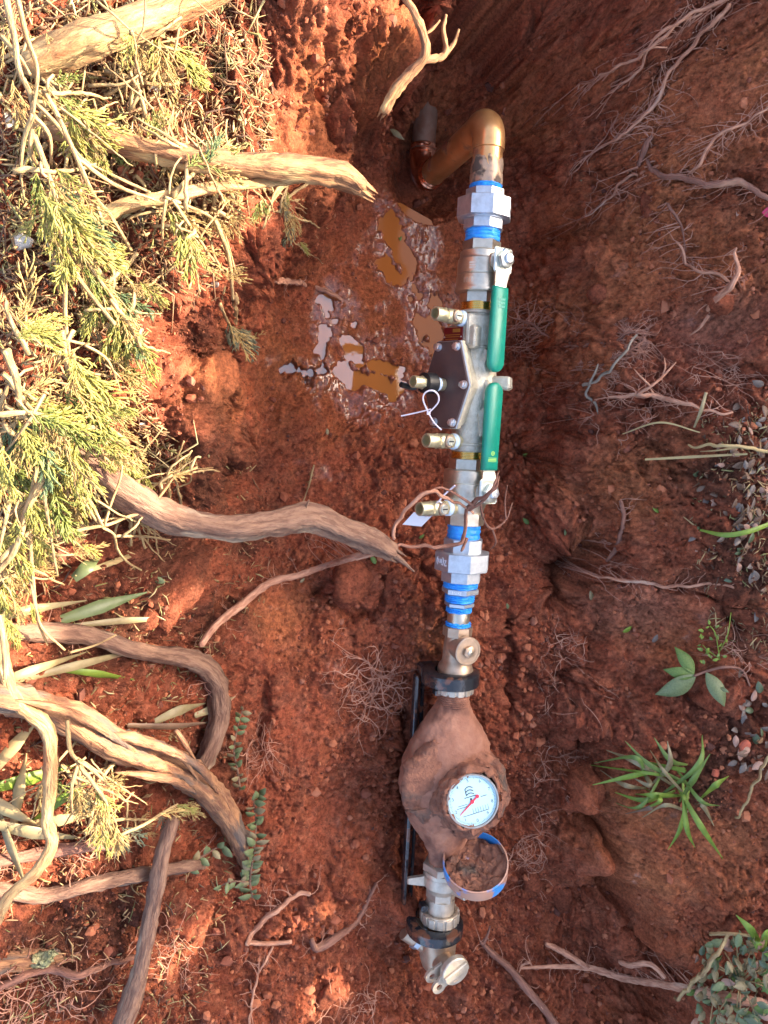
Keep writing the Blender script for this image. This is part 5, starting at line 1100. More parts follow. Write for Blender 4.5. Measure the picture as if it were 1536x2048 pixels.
def juniper(label, stems, sprays, group='juniper branches on the left bank', smat='twig'):
    """stems: [(points (u,v,lift), radius px)], sprays: [(u, v, lift, angle, length m, kind)]"""
    base = G(*stems[0][0][0]); t = thing('juniper_branch', label, 'juniper branch', Matrix.Translation(base), group)
    for pts, r in stems:
        w = [G(*p) for p in pts]; 
        # branches run clear of the ground: smooth the heights
        for _ in range(2):
            for i in range(1, len(w)-1): w[i].z = (w[i-1].z+w[i].z*2+w[i+1].z)/4
        rr = np.linspace(r, r*.6, len(w)); sp, rs = spline(w, .005, [a*PX(p) for a, p in zip(rr, w)]); m = MB(); m.tube(sp, rs, 8, .06, .18); s_ = m.build('stem', smat, t, angle=180); s_.location = -base
    if len(stems) > 1 and len(sprays) > 6:                  # bare side twigs
        m = MB()
        for i in range(26):
            u, v, lift, ang, L, k = random.choice(sprays); a = rad(ang+random.uniform(-70, 70)); l = random.uniform(50, 190); lf = lift*random.uniform(.2, 1.15); bend = random.uniform(-22, 22)
            w = [G(u-l*.5*math.cos(a), v+l*.5*math.sin(a), lf), G(u+bend, v+bend*.5, lf+.01), G(u+l*.5*math.cos(a), v-l*.5*math.sin(a), lf*.8)]; sp = spline(w, .006); sp = sp+np.cumsum(RNG.normal(0, .0007, sp.shape), 0); m.tube(sp, np.linspace(.0026, .0010, len(sp))*random.choice((.5, .6, .8, 1.2)), 6, .08, .1)
        s_ = m.build('side_twigs', smat, t, angle=180); s_.location = -base; s_['kind'] = 'stuff'
    for u, v, lift, ang, L, k in sprays:
        p = G(u, v, lift); me_ = random.choice(FR[KIND[k]]); s = L/.10
        put('foliage_spray', me_, orient(p, ang, random.uniform(-14, 14), random.uniform(-35, 35), s), t, base)
    return t
def fan(u, v, lift, ang, n, spread, L, k, du=12, dv=10):
    return [(u+random.uniform(-du, du)*1.6, v+random.uniform(-dv, dv)*1.6, lift*random.uniform(.5, 1.1), ang+random.uniform(-spread-18, spread+18), L*random.uniform(.32, .70), random.choice(k+'yss')) for _ in range(max(1, round(n*.75)))]
# angles: 0 = photo right, 90 = photo up, -90 = photo down
juniper('tangle of tan juniper twigs in the top left corner', [([(10,-10,.10),(22,60,.12),(30,120,.13),(62,200,.13),(62,300,.10),(75,330,.08)],7),([(35,-5,.09),(48,60,.11),(70,130,.12),(66,230,.12)],6),([(66,230,.13),(48,270,.12),(40,340,.10)],5),([(66,230,.12),(98,270,.11),(102,330,.09)],5),([(0,70,.1),(30,95,.12),(60,150,.12)],5)],
        fan(40,160,.09,-70,3,40,.07,'sy')+fan(10,60,.08,200,2,40,.08,'ys')+fan(100,60,.06,-40,2,30,.07,'s'))
juniper('juniper spray hanging from the thick pale branch', [([(262,62,.10),(270,90,.09),(272,130,.08),(285,170,.07)],4),([(282,180,.07),(262,220,.06)],4)], fan(268,75,.10,-88,3,10,.06,'b',4)+fan(285,160,.07,60,3,30,.06,'y')+fan(255,150,.06,110,3,30,.06,'ys')+fan(330,75,.06,-55,5,25,.09,'ys')+fan(350,110,.05,-60,3,25,.07,'s'))
juniper('green juniper spray left of the twig tangle under the pale branch', [([(88,180,.10),(122,247,.11),(152,312,.12),(186,385,.11),(222,432,.08),(262,500,.05)],6.5),([(70,205,.09),(115,250,.10),(160,310,.09),(225,350,.07),(300,385,.06)],5),([(152,315,.11),(230,370,.09),(310,400,.07)],5)],
        fan(125,175,.09,-25,5,30,.08,'g')+fan(140,210,.09,-30,4,30,.09,'gy')+fan(150,245,.09,-30,5,30,.08,'yg')+fan(185,275,.08,-45,4,25,.09,'yg')+fan(90,240,.08,200,3,40,.06,'g'))
juniper('blue-green juniper tuft on the end of the peeling branch', [([(345,395,.07),(370,360,.09),(395,335,.09),(420,300,.08)],5),([(400,330,.09),(455,310,.09)],3)], fan(395,330,.10,35,6,35,.10,'bg',14,10)+fan(420,310,.10,10,5,40,.08,'bg',14,12)+fan(410,345,.10,-20,4,25,.08,'g')+fan(335,275,.09,60,4,40,.06,'yg')+fan(335,300,.07,-20,3,30,.07,'y')+fan(285,275,.07,70,3,30,.06,'g'))
juniper('yellowing juniper branch drooping under the slender branch', [([(330,395,.09),(370,405,.09),(420,430,.08),(450,460,.07),(470,540,.05)],4),([(332,398,.09),(325,440,.08),(325,490,.06)],4),([(345,400,.09),(400,480,.07),(430,520,.05),(470,550,.04)],3.5),([(430,440,.08),(455,520,.06),(466,600,.05)],5)],
        fan(345,430,.08,-65,5,18,.08,'yg',10,12)+fan(370,455,.08,-55,5,18,.09,'gy')+fan(410,430,.07,-35,4,25,.07,'sy')+fan(440,430,.06,-20,4,40,.06,'s')+fan(400,490,.06,-40,4,40,.07,'s')+fan(440,540,.05,-60,4,40,.06,'s'))
juniper('large juniper mass hanging down the left edge of the bank', [([(60,250,.10),(90,330,.12),(110,400,.12),(120,470,.11),(160,560,.10),(230,650,.09)],6),([(195,410,.09),(205,460,.09),(190,520,.08)],4)],
        fan(95,345,.12,-75,6,25,.09,'bg',18,12)+fan(110,400,.12,-80,6,22,.10,'gy',18,14)+fan(140,385,.11,-60,4,25,.09,'gb')+fan(115,460,.11,-75,6,22,.10,'gy',18,16)+fan(150,430,.10,-50,4,25,.08,'by')+fan(130,500,.10,-80,4,22,.08,'y')+fan(165,510,.10,-30,4,28,.07,'yg')+fan(85,430,.1,-110,3,25,.07,'y'))
juniper('bright juniper spray above the sunlit notch of the bank', [([(160,500,.09),(200,560,.10),(235,610,.09),(262,660,.07)],4.5),([(110,500,.09),(130,560,.09),(130,640,.09),(140,720,.08)],6)],
        fan(180,530,.10,-55,6,25,.09,'yg',16,14)+fan(215,565,.10,-60,6,22,.10,'gb',16,16)+fan(240,610,.09,-65,6,22,.10,'gy',16,16)+fan(270,660,.08,-75,5,20,.08,'b',10,12)+fan(265,560,.08,-10,5,30,.06,'y')+fan(200,620,.08,-90,4,25,.08,'gy'))
juniper('long juniper frond sweeping down to the thick snapped root', [([(125,660,.10),(135,740,.11),(165,810,.11),(205,860,.10),(250,920,.08),(285,975,.06)],5),([(170,690,.08),(215,720,.08),(240,780,.07)],3.5)],
        fan(130,720,.11,-75,6,18,.10,'yg',14,14)+fan(150,770,.11,-55,7,20,.10,'gy',16,16)+fan(190,810,.11,-45,7,20,.10,'gy',18,16)+fan(225,860,.10,-55,6,20,.09,'yg',16,14)+fan(255,920,.08,-62,5,14,.08,'y',10,12)+fan(200,690,.07,-25,5,25,.08,'y',14,12)+fan(240,740,.06,-50,4,25,.07,'sy')+fan(150,870,.10,-95,5,22,.09,'gy',16,16))
juniper('dense dark green juniper clump at the left edge', [([(-10,830,.13),(40,825,.14),(80,830,.13),(110,850,.11)],6),([(10,700,.12),(30,760,.13),(38,810,.12)],9)],
        fan(15,830,.14,-60,6,35,.10,'gb',14,14)+fan(55,830,.14,-35,7,30,.10,'gy',18,14)+fan(60,860,.14,-75,7,25,.10,'gb',18,16)+fan(20,890,.13,-90,6,25,.10,'b',16,14)+fan(100,850,.13,-55,6,25,.10,'gy',16,14)+fan(25,670,.12,60,5,40,.09,'yg')+fan(40,640,.12,30,5,40,.09,'y')+fan(60,790,.13,20,4,40,.08,'y')+fan(10,930,.13,-80,5,25,.1,'gb'))
juniper('juniper sprays spilling over the barked start of the snapped root', [([(85,960,.13),(105,890,.14),(140,865,.14),(180,855,.13),(225,865,.12),(255,885,.10)],7),([(85,960,.13),(55,1020,.12),(30,1100,.11),(-10,1150,.10)],8),([(85,965,.12),(100,1060,.11),(115,1150,.1)],4)],
        fan(130,920,.13,-80,6,20,.09,'yg',14,14)+fan(155,960,.12,-75,6,20,.09,'yg',14,14)+fan(120,1000,.11,-85,5,25,.09,'yg',14,14)+fan(185,910,.12,-60,4,25,.07,'y')+fan(60,1000,.12,-100,5,25,.08,'sy')+fan(200,870,.11,-45,4,25,.08,'yg'))
juniper('bare forked juniper twig reaching over the snapped root', [([(150,960,.10),(175,1020,.11),(205,1052,.11),(250,1035,.11),(290,1020,.11),(325,985,.11),(350,955,.11),(395,935,.11)],4),([(205,1052,.11),(180,1000,.11),(160,970,.11)],3.5),([(208,1052,.11),(225,1000,.11),(240,960,.11),(245,930,.11)],3.5),([(205,1055,.11),(228,1068,.10),(235,1100,.09),(255,1125,.08),(282,1140,.07)],3.5),([(228,1072,.10),(290,1073,.09),(340,1080,.08)],3),([(100,1075,.10),(160,1060,.10),(205,1052,.11)],5),([(380,940,.11),(392,915,.11),(402,915,.11)],3),([(385,945,.11),(420,940,.1),(438,943,.1)],2.5),([(325,985,.11),(322,965,.11),(345,950,.11)],4)],
        fan(265,1030,.11,30,4,50,.045,'y',10,8)+fan(285,1020,.11,-20,2,50,.035,'g')+fan(350,955,.11,20,4,30,.045,'s'))
juniper('straw-yellow dying juniper spray at the lower left edge', [([(0,1120,.10),(40,1080,.11),(90,1050,.11),(170,1100,.10)],5),([(60,1060,.10),(65,1140,.09),(75,1240,.07),(95,1290,.05)],4),([(20,1000,.12),(5,1060,.12),(-5,1110,.11)],4)],
        fan(40,1080,.11,-95,6,30,.09,'sy',18,18)+fan(15,1040,.12,-80,6,30,.10,'ys',14,18)+fan(60,1040,.11,-90,5,30,.08,'s',16,14)+fan(150,1095,.10,20,5,40,.06,'y',10,8)+fan(30,1140,.09,-70,5,40,.08,'ys',16,14)+fan(10,1190,.08,-80,4,30,.09,'sy')+fan(45,1150,.08,-60,3,40,.06,'g'))
juniper('thin yellowed twigs trailing past the bent root', [([(60,1150,.08),(70,1220,.08),(85,1260,.07),(130,1300,.06)],3.5),([(0,1230,.09),(5,1300,.10),(10,1360,.10)],6),([(140,1305,.06),(190,1290,.06),(232,1270,.06)],3)], fan(70,1190,.07,-90,3,30,.07,'s')+fan(5,1230,.08,-85,3,25,.07,'sy'))
juniper('drooping dead juniper fronds over the split root', [([(135,1440,.12),(140,1500,.12),(155,1530,.12),(160,1570,.11)],5),([(155,1520,.12),(190,1545,.13),(215,1570,.13)],4),([(100,1540,.11),(115,1520,.12)],4)],
        fan(100,1560,.11,-85,6,18,.06,'sg',8,6)+fan(165,1575,.12,-85,7,16,.08,'sd',10,10)+fan(190,1590,.12,-65,7,18,.09,'sd',12,10)+fan(205,1560,.12,-25,4,25,.06,'s')+fan(215,1640,.10,-80,7,20,.08,'d',12,10)+fan(235,1660,.09,-60,5,20,.07,'d'))
juniper('grey dead juniper frond arched over the top of the leaning stick', [([(240,1670,.09),(290,1650,.10),(330,1622,.11),(355,1608,.11)],4)], fan(335,1618,.11,-30,6,30,.07,'sd',12,8)+fan(365,1612,.11,-60,5,25,.05,'s',8,6)+fan(290,1655,.09,5,4,30,.05,'s'))
juniper('grey-green juniper sprig drooping on the upright brown stem', [([(440,608,.05),(452,632,.05),(462,655,.05)],4)], fan(458,648,.05,-68,7,14,.09,'d',6,6)+fan(470,660,.05,-55,5,18,.08,'db',8,8)+fan(500,690,.03,60,3,16,.07,'d',8,10), 'juniper sprigs hanging into the pit')
juniper('small juniper sprigs dangling under the frayed branch end', [([(515,360,.03),(520,400,.03),(525,435,.02)],3),([(560,350,.04),(572,400,.03),(590,460,.03)],3)], fan(522,405,.03,-60,4,25,.06,'bg',6,8)+fan(570,385,.03,-75,6,12,.08,'d',8,10)+fan(582,430,.03,-72,5,12,.08,'d',6,8)+fan(595,485,.02,-68,2,12,.05,'d',3,4), 'juniper sprigs hanging into the pit')
juniper('single thin dark sprig lying above the snapped root', [([(628,930,.01),(618,970,.01),(606,1005,.01)],2)], fan(620,950,.01,-108,3,12,.05,'b',3,10), 'juniper sprigs hanging into the pit')

# ------------------------------------------------------------------ loose litter on the banks (nobody could count it)
def in_poly(u, v, poly):
    c = False; n = len(poly); j = n-1
    for i in range(n):
        if (poly[i][1] > v) != (poly[j][1] > v) and u < (poly[j][0]-poly[i][0])*(v-poly[i][1])/(poly[j][1]-poly[i][1])+poly[i][0]: c = not c
        j = i
    return c
def ramp_mat(name, stops, rough=.75):
    m, nt, b = nodes_of(name); at = nt.nodes.new('ShaderNodeAttribute'); at.attribute_name = 'tc'; sp = nt.nodes.new('ShaderNodeSeparateXYZ'); cr = nt.nodes.new('ShaderNodeValToRGB'); cr.color_ramp.interpolation = 'LINEAR'
    e = cr.color_ramp.elements
    while len(e) < len(stops): e.new(.5)
    for i, c in enumerate(stops): e[i].position = i/(len(stops)-1); e[i].color = (*c, 1)
    nt.links.new(at.outputs['Vector'], sp.inputs[0]); nt.links.new(sp.outputs[0], cr.inputs[0]); nt.links.new(cr.outputs[0], b.inputs['Base Color']); b.inputs['Roughness'].default_value = rough; return m
MT['litter'] = ramp_mat('twig_litter', [(.06, .03, .02), (.16, .08, .04), (.28, .15, .07), (.40, .27, .12), (.22, .11, .05), (.18, .17, .05), (.50, .39, .20)])
MT['crumbmix'] = ramp_mat('soil_crumb_mix', [(.09, .026, .015), (.18, .048, .023), (.27, .072, .030), (.38, .12, .05), (.25, .09, .05)], .85)
def sticks(name, label, poly, n, L, r, zl=.012, material='litter', cat='litter', crook=.3):
    us = [p_[0] for p_ in poly]; vs_ = [p_[1] for p_ in poly]; m = MB(); k = 0
    while k < n:
        u = random.uniform(min(us), max(us)); v = random.uniform(min(vs_), max(vs_))
        if not in_poly(u, v, poly): continue
        k += 1; p_ = G(u, v, random.uniform(.0, zl)); a = random.uniform(0, 6.283); l = L*random.uniform(.3, 1.5); up = random.gauss(0, .22); d = Vector((math.cos(a), math.sin(a), up))*l*.5
        l *= random.choice((.5, .8, 1, 1, 1.8)); d *= l/(d.length*2+1e-9); rr = r*random.uniform(.4, 1.7); md = p_+Vector(RNG.normal(0, 1, 3))*l*.08*crook*3; m.tube([p_-d, md, p_+d], [rr*.4, rr, rr*.4], 4); m.tc[-1][:] = random.random()
    return tag(m.build(name, material, angle=180), label, cat, kind='stuff')
LIT = [(0,0),(500,0),(545,120),(540,290),(510,420),(450,480),(420,600),(300,640),(270,760),(330,860),(360,920),(280,980),(200,1050),(0,1150)]
sticks('twig_litter', 'dry straw-coloured twigs and needles strewn over the sunlit left bank', LIT, 4200, .020, .0010)
sticks('stick_litter', 'longer tan sticks lying loose over the sunlit left bank', LIT, 220, .055, .0012, .025, crook=.9)
sticks('needle_litter', 'scaly green and brown needle scraps on the left bank', LIT, 2600, .011, .0016, .008)
sticks('mulch_litter', 'dark mulch and root scraps on the shaded left slope', [(250,900),(480,880),(560,1060),(520,1250),(430,1330),(470,1800),(400,2048),(0,2048),(0,1150)], 2400, .016, .0010, .008)
sticks('bank_litter', 'twig scraps among the dead leaves of the right bank', [(1400,840),(1536,800),(1536,1330),(1440,1300),(1380,1080)], 700, .016, .0011, .008)
# ------------------------------------------------------------------ crumbs of soil
def crumbs(n, smin, smax, name, label, power=2.2):
    t = (1+5**.5)/2; ico = np.array([(-1,t,0),(1,t,0),(-1,-t,0),(1,-t,0),(0,-1,t),(0,1,t),(0,-1,-t),(0,1,-t),(t,0,-1),(t,0,1),(-t,0,-1),(-t,0,1)], float); ico /= np.linalg.norm(ico[0])
    fc = np.array([(0,11,5),(0,5,1),(0,1,7),(0,7,10),(0,10,11),(1,5,9),(5,11,4),(11,10,2),(10,7,6),(7,1,8),(3,9,4),(3,4,2),(3,2,6),(3,6,8),(3,8,9),(4,9,5),(2,4,11),(6,2,10),(8,6,7),(9,8,1)])
    x_ = RNG.uniform(X0+.1, X1-.1, n*4); y_ = RNG.uniform(Y0+.1, Y1-.1, n*4)
    ii = ((x_-X0)/ST).astype(int); jj = ((y_-Y0)/ST).astype(int); cl = perlin(x_*9, y_*9, 77)*.5+.5
    keep = RNG.random(n*4) < (CRUMB[jj, ii]*.9+.04)*np.clip(cl*1.4, .1, 1)*(1-WET[jj, ii]); x_ = x_[keep][:n]; y_ = y_[keep][:n]; n = len(x_)
    s = smin+(smax-smin)*RNG.random(n)**power; z_ = Hn(x_, y_)+s*.25
    sc = RNG.uniform(.65, 1.25, (n, 12, 1))*RNG.uniform(.7, 1.2, (n, 1, 3)); v = ico[None]*sc*s[:, None, None]+np.stack([x_, y_, z_], 1)[:, None, :]
    f = (fc[None]+np.arange(n)[:, None, None]*12).reshape(-1, 3); m = MB(); tc = np.repeat(np.clip(RNG.normal(.5, .25, n), 0, 1), 12); m.add(v.reshape(-1, 3), f, np.stack([tc, tc, tc], 1))
    return tag(m.build(name, 'crumbmix', smooth=False), label, 'soil crumbs', kind='stuff')
crumbs(9000, .0022, .0065, 'soil_crumbs', 'small red crumbs of soil scattered over the trench and banks')
crumbs(2200, .005, .012, 'soil_lumps', 'coarser red lumps of soil tumbled down the slopes', 2.8)
def grains(n):
    o8 = np.array([(1,0,0),(-1,0,0),(0,1,0),(0,-1,0),(0,0,1),(0,0,-1)], float); f8 = np.array([(0,2,4),(2,1,4),(1,3,4),(3,0,4),(2,0,5),(1,2,5),(3,1,5),(0,3,5)])
    x_ = RNG.uniform(X0+.05, X1-.05, n*4); y_ = RNG.uniform(Y0+.05, Y1-.05, n*4); ii = ((x_-X0)/ST).astype(int); jj = ((y_-Y0)/ST).astype(int); cl = perlin(x_*14, y_*14, 177)*.6+.6
    keep = RNG.random(n*4) < (CRUMB[jj, ii]*.9+.10)*np.clip(cl, .08, 1)*(1-WET[jj, ii]); x_, y_, ii, jj = x_[keep][:n], y_[keep][:n], ii[keep][:n], jj[keep][:n]; n = len(x_)
    s = .0010+.0020*RNG.random(n)**2; p_ = np.stack([x_+OFX[jj, ii], y_+OFY[jj, ii], Hn(x_, y_)+s*.3], 1)
    v = o8[None]*RNG.uniform(.55, 1.35, (n, 6, 1))*s[:, None, None]; a_ = RNG.uniform(0, 6.283, n); ca, sa = np.cos(a_)[:, None], np.sin(a_)[:, None]; v = np.stack([v[..., 0]*ca-v[..., 1]*sa, v[..., 0]*sa+v[..., 1]*ca, v[..., 2]+v[..., 0]*.4], -1)+p_[:, None, :]
    f = (f8[None]+np.arange(n)[:, None, None]*6).reshape(-1, 3); tc = np.repeat(np.clip(RNG.normal(.5, .28, n), 0, 1), 6); m = MB(); m.add(v.reshape(-1, 3), f, np.stack([tc, tc, tc], 1))
    return tag(m.build('soil_grains', 'crumbmix', smooth=False), 'fine loose grains of red soil all over the trench', 'soil grains', kind='stuff')
grains(42000)
def clod(u, v, rpx, label):
    p = G(u, v, 0); r = rpx*PX(p); m = MB(); n1_, n2_ = 28, 18; v_ = []
    for i in range(n2_+1):
        th = math.pi*i/n2_
        for j in range(n1_):
            ph = 2*math.pi*j/n1_; v_.append((math.sin(th)*math.cos(ph)*r, math.sin(th)*math.sin(ph)*r*.85, math.cos(th)*r*.65))
    f = [(i*n1_+j, (i+1)*n1_+j, (i+1)*n1_+(j+1) % n1_, i*n1_+(j+1) % n1_) for i in range(n2_) for j in range(n1_)]
    m.add(np.array(v_), f); v = m.v[-1]; q = v+np.array(tuple(p))*3; v += v/(r+1e-9)*(fbm(q[:, 0]+q[:, 2], q[:, 1]-q[:, 2]*.6, .55/r, 3, int(u))[:, None]*r*.45+fbm(q[:, 0]-q[:, 2], q[:, 1]+q[:, 2], 2.2/r, 3, int(v_[5][0]*100))[:, None]*r*.12)
    o = m.build('soil_clod', 'clod', angle=180); o.location = p+Vector((0, 0, r*.15)); o.rotation_euler.z = random.uniform(0, 6.28); return tag(o, label, 'soil clod', 'large soil clods')
clod(700, 1168, 50, 'big rounded soil clod right of the thin side root'); clod(1440, 598, 32, 'round soil clod beside the snapped pale root'); clod(1365, 770, 13, 'small round clod on the right bank by the many-branched root')
clod(1390, 1085, 22, 'rounded clod above the clay block on the right bank'); clod(1060, 1760, 26, 'soil clod beside the open lid'); clod(745, 1095, 22, 'crumbly clod under the snapped root tip'); clod(1120, 1790, 24, 'soil clod against the foot of the right ledge'); clod(1200, 590, 20, 'soil clod low on the right wall'); clod(1300, 410, 24, 'lumpy clod below the level root'); clod(660, 1990, 30, 'sunlit clod at the bottom edge'); clod(300, 1240, 24, 'sunlit clod beside the bent root')

# ------------------------------------------------------------------ small plants and leaves
def blade(pts, wpx, material, name, parent=None, base=None, mode='g', twist=.0):
    w = pts_of(pts, mode); r = [max(.3, a)*PX(p) for a, p in zip(wpx, w)]; sp, rr = spline(w, .006, r); n = len(sp); t = np.gradient(sp, axis=0); t /= np.linalg.norm(t, axis=1, keepdims=True)
    cam_ = np.array([-.3, .1, 1.0]); sd = np.cross(t, cam_); sd /= np.linalg.norm(sd, axis=1, keepdims=True); up = np.cross(sd, t); v = []
    for s, k in ((-1, .35), (0, 0), (1, .35)): v.append(sp+sd*(rr*s)[:, None]+up*(rr*k)[:, None])
    v = np.stack(v, 1).reshape(-1, 3); f = [(i*3+s, i*3+s+1, i*3+s+4, i*3+s+3) for i in range(n-1) for s in (0, 1)]; k = len(v); v2 = v-np.repeat(up*.0006, 3, 0)
    f2 = [tuple(k+q for q in reversed(g)) for g in f]; rim = [q for i in range(n-1) for q in ((i*3, i*3+3, k+i*3+3, k+i*3), (i*3+2, k+i*3+2, k+i*3+5, i*3+5))]
    m = MB(); m.add(np.concatenate([v, v2]), f+f2+rim)
    if parent is not None: o = m.build(name, material, parent, angle=180); o.location = -Vector(base); return o
    return m.build(name, material, origin=w[0], angle=180)
# grass clump
base = G(1365, 1585, .01); gc = thing('grass_clump', 'clump of broad green grass blades on the right bank below the weed', 'grass', Matrix.Translation(base))
for tu, tv, mu, mv, wd, k in [(1188,1526,1270,1515,7,'leaf_green'),(1212,1500,1275,1525,9,'leaf_green'),(1185,1570,1260,1552,8,'leaf_brown'),(1200,1540,1250,1570,7,'leaf_lime'),(1180,1530,1290,1545,5,'leaf_pale'),(1250,1482,1300,1530,7,'leaf_green'),(1308,1475,1340,1520,8,'leaf_green'),(1335,1482,1338,1530,9,'leaf_pale'),(1405,1470,1395,1530,9,'leaf_green'),(1420,1508,1385,1560,10,'leaf_green'),(1458,1552,1430,1570,10,'leaf_lime'),(1336,1700,1362,1650,7,'leaf_lime'),(1390,1696,1372,1650,8,'leaf_lime'),(1446,1718,1400,1650,9,'leaf_lime'),(1428,1652,1405,1610,8,'leaf_lime'),(1440,1612,1400,1600,6,'leaf_green'),(1250,1628,1300,1615,8,'leaf_brown'),(1230,1585,1290,1600,8,'leaf_lime'),(1270,1622,1320,1600,7,'leaf_green'),(1285,1635,1330,1610,6,'leaf_pale'),(1270,1588,1310,1590,9,'leaf_lime'),(1215,1600,1280,1612,6,'leaf_green'),(1265,1555,1300,1570,8,'leaf_green'),(1355,1535,1370,1540,8,'leaf_lime'),(1300,1500,1330,1545,5,'straw')]:
    blade([(1360+random.uniform(-80, 45)+(tu-1330)*.12, 1572+random.uniform(-45, 45)+(tv-1580)*.15, .008), (mu, mv, .045+random.uniform(-.01, .02)), (tu, tv, .03+random.uniform(-.015, .02))], [2.0, wd*.72, .5], random.choice((k, k, 'leaf_pale', 'leaf_lime')), 'blade', gc, base)
# broad-leaved weed
base = G(1470, 1336, .012); wd_ = thing('broadleaf_weed', 'uprooted weed with four broad pointed grey-green leaves on the right bank', 'weed', Matrix.Translation(base))
m = MB(); w = [G(*p_) for p_ in ((1500,1372,.01),(1484,1340,.02),(1450,1334,.028),(1415,1342,.032),(1388,1352,.034))]; sp, rr = spline(w, .005, [.0015, .0022, .0026, .0026, .0022]); m.tube(sp, rr, 7); o = m.build('stem', 'root_red', wd_, angle=180); o.location = -base
for bu, bv, tu, tv, wdt, k in ((1392,1350,1310,1386,.40,'blue'),(1390,1350,1326,1338,.36,'green'),(1388,1348,1348,1294,.46,'green'),(1412,1345,1446,1412,.44,'blue'),(1440,1375,1458,1385,.5,'blue')):
    a_ = G(bu, bv, .034); e_ = G(tu, tv, .035); d = e_-a_; put('leaf', POINT[k], Matrix.Translation(a_) @ frame((0, 0, 0), d, (-.25, .1, 1)) @ Matrix.Scale(d.length, 4), wd_, base)
# small green sprig above the weed
base = G(1440, 1320, .01); sg = thing('seedling', 'tiny-leaved green seedling growing above the broad weed', 'seedling', Matrix.Translation(base))
m = MB(); 
for p_ in ([(1440,1322,.01),(1436,1295,.03),(1430,1265,.035),(1420,1252,.035)], [(1438,1305,.02),(1455,1270,.03),(1462,1225,.03)], [(1440,1318,.01),(1415,1300,.03),(1405,1290,.03)]):
    w = [G(*q) for q in p_]; m.tube(spline(w, .005), .0009, 5)
o = m.build('stem', 'leaf_lime', sg, angle=180); o.location = -base
for i in range(26):
    u = 1425+random.uniform(-28, 28); v = 1285+random.uniform(-38, 42); put('leaf', OVAL[random.choice(('green', 'lime'))], orient(G(u, v, random.uniform(.015, .04)), random.uniform(0, 360), random.uniform(-20, 30), random.uniform(-30, 30), random.uniform(.008, .013)), sg, base)
# dusty shrub bottom right
base = G(1480, 1960, .02); sb = thing('dusty_shrub', 'low dusty shrub of small oval leaves in the bottom right corner', 'shrub', Matrix.Translation(base))
m = MB()
for i in range(16):
    a = random.uniform(0, 6.28); r = random.uniform(40, 90); w = [G(1480, 1965, .01), G(1480+r*.5*math.cos(a), 1955+r*.5*math.sin(a), .05), G(1480+r*math.cos(a), 1955+r*math.sin(a), .045)]; m.tube(spline(w, .006), .0013, 6)
o = m.build('stem', 'twig', sb, angle=180); o.location = -base
for i in range(170):
    a = random.uniform(0, 6.28); r = math.sqrt(random.random()); u = 1475+92*r*math.cos(a); v = 1958+92*r*math.sin(a)
    put('leaf', OVAL[random.choices(('dark', 'pale', 'green', 'pink', 'blue'), (4, 4, 1, 1, 3))[0]], orient(G(u, v, random.uniform(.02, .075)), random.uniform(0, 360), random.uniform(-10, 45), random.uniform(-40, 40), random.uniform(.020, .028)), sb, base)
base = G(1420, 2035, .01); sb2 = thing('dusty_shrub', 'few dusty leaves on a pale stem at the bottom edge under the shrub', 'shrub', Matrix.Translation(base))
m = MB(); m.tube(spline([G(1420,2060,.01), G(1422,2030,.03), G(1428,1995,.04)], .005), .0012, 6); o = m.build('stem', 'twig', sb2, angle=180); o.location = -base
for i in range(12): put('leaf', OVAL[random.choice(('pale', 'pink', 'blue'))], orient(G(1420+random.uniform(-32, 36), 2020+random.uniform(-25, 25), .04), random.uniform(0, 360), random.uniform(0, 40), random.uniform(-30, 30), random.uniform(.018, .026)), sb2, base)
base = G(1530, 1900, .02); gb = thing('grass_tuft', 'few lime grass blades standing behind the dusty shrub', 'grass', Matrix.Translation(base))
for tu, tv, mu, mv in ((1472,1830,1500,1858),(1545,1855,1530,1870),(1500,1880,1515,1890),(1545,1920,1535,1905)): blade([(1528,1902,.03),(mu,mv,.07),(tu,tv,.06)], [4,8,.6], 'leaf_lime', 'blade', gb, base)
# oval-leaved sprigs by the split root
def sprig(label, stem, leaves, k=('blue', 'blue', 'pale'), size=(.014, .022), n=None):
    base = G(*stem[0]); t = thing('leafy_sprig', label, 'sprig', Matrix.Translation(base), 'oval-leaved sprigs on the left slope'); w = [G(*q) for q in stem]; m = MB(); sp = spline(w, .005); m.tube(sp, np.linspace(.0024, .0012, len(sp)), 6); o = m.build('stem', 'bark_grey', t, angle=180); o.location = -base
    for i in range(leaves):
        q = Vector(sp[int((i+.5)/leaves*len(sp))]); side = 1 if i % 2 else -1; d = sp[min(len(sp)-1, int((i+.5)/leaves*len(sp))+2)]-sp[max(0, int((i+.5)/leaves*len(sp))-2)]; a = math.degrees(math.atan2(d[1], d[0]))+side*random.uniform(35, 75)
        put('leaf', OVAL[random.choice(k)], orient(q, a, random.uniform(5, 40), random.uniform(-30, 30), random.uniform(*size)), t, base)
sprig('long sprig of oval grey-green leaves beside the tip of the split root', [(505,1795,.015),(500,1760,.03),(508,1700,.05),(512,1650,.05),(508,1600,.05),(520,1590,.05)], 36, size=(.018, .028))
sprig('thin sprig of oval leaves above the split root tip', [(480,1580,.02),(475,1540,.03),(468,1500,.03),(476,1450,.03),(485,1420,.02)], 22, size=(.013, .02))
sprig('short sprig with five pale leaves beside the leaning stick', [(370,1735,.02),(400,1715,.04),(425,1700,.045),(445,1690,.04)], 7, size=(.02, .03))
sprig('small sprig of leaves low beside the split root tip', [(500,1765,.02),(480,1762,.03),(455,1765,.03),(438,1775,.03)], 7, size=(.016, .022))
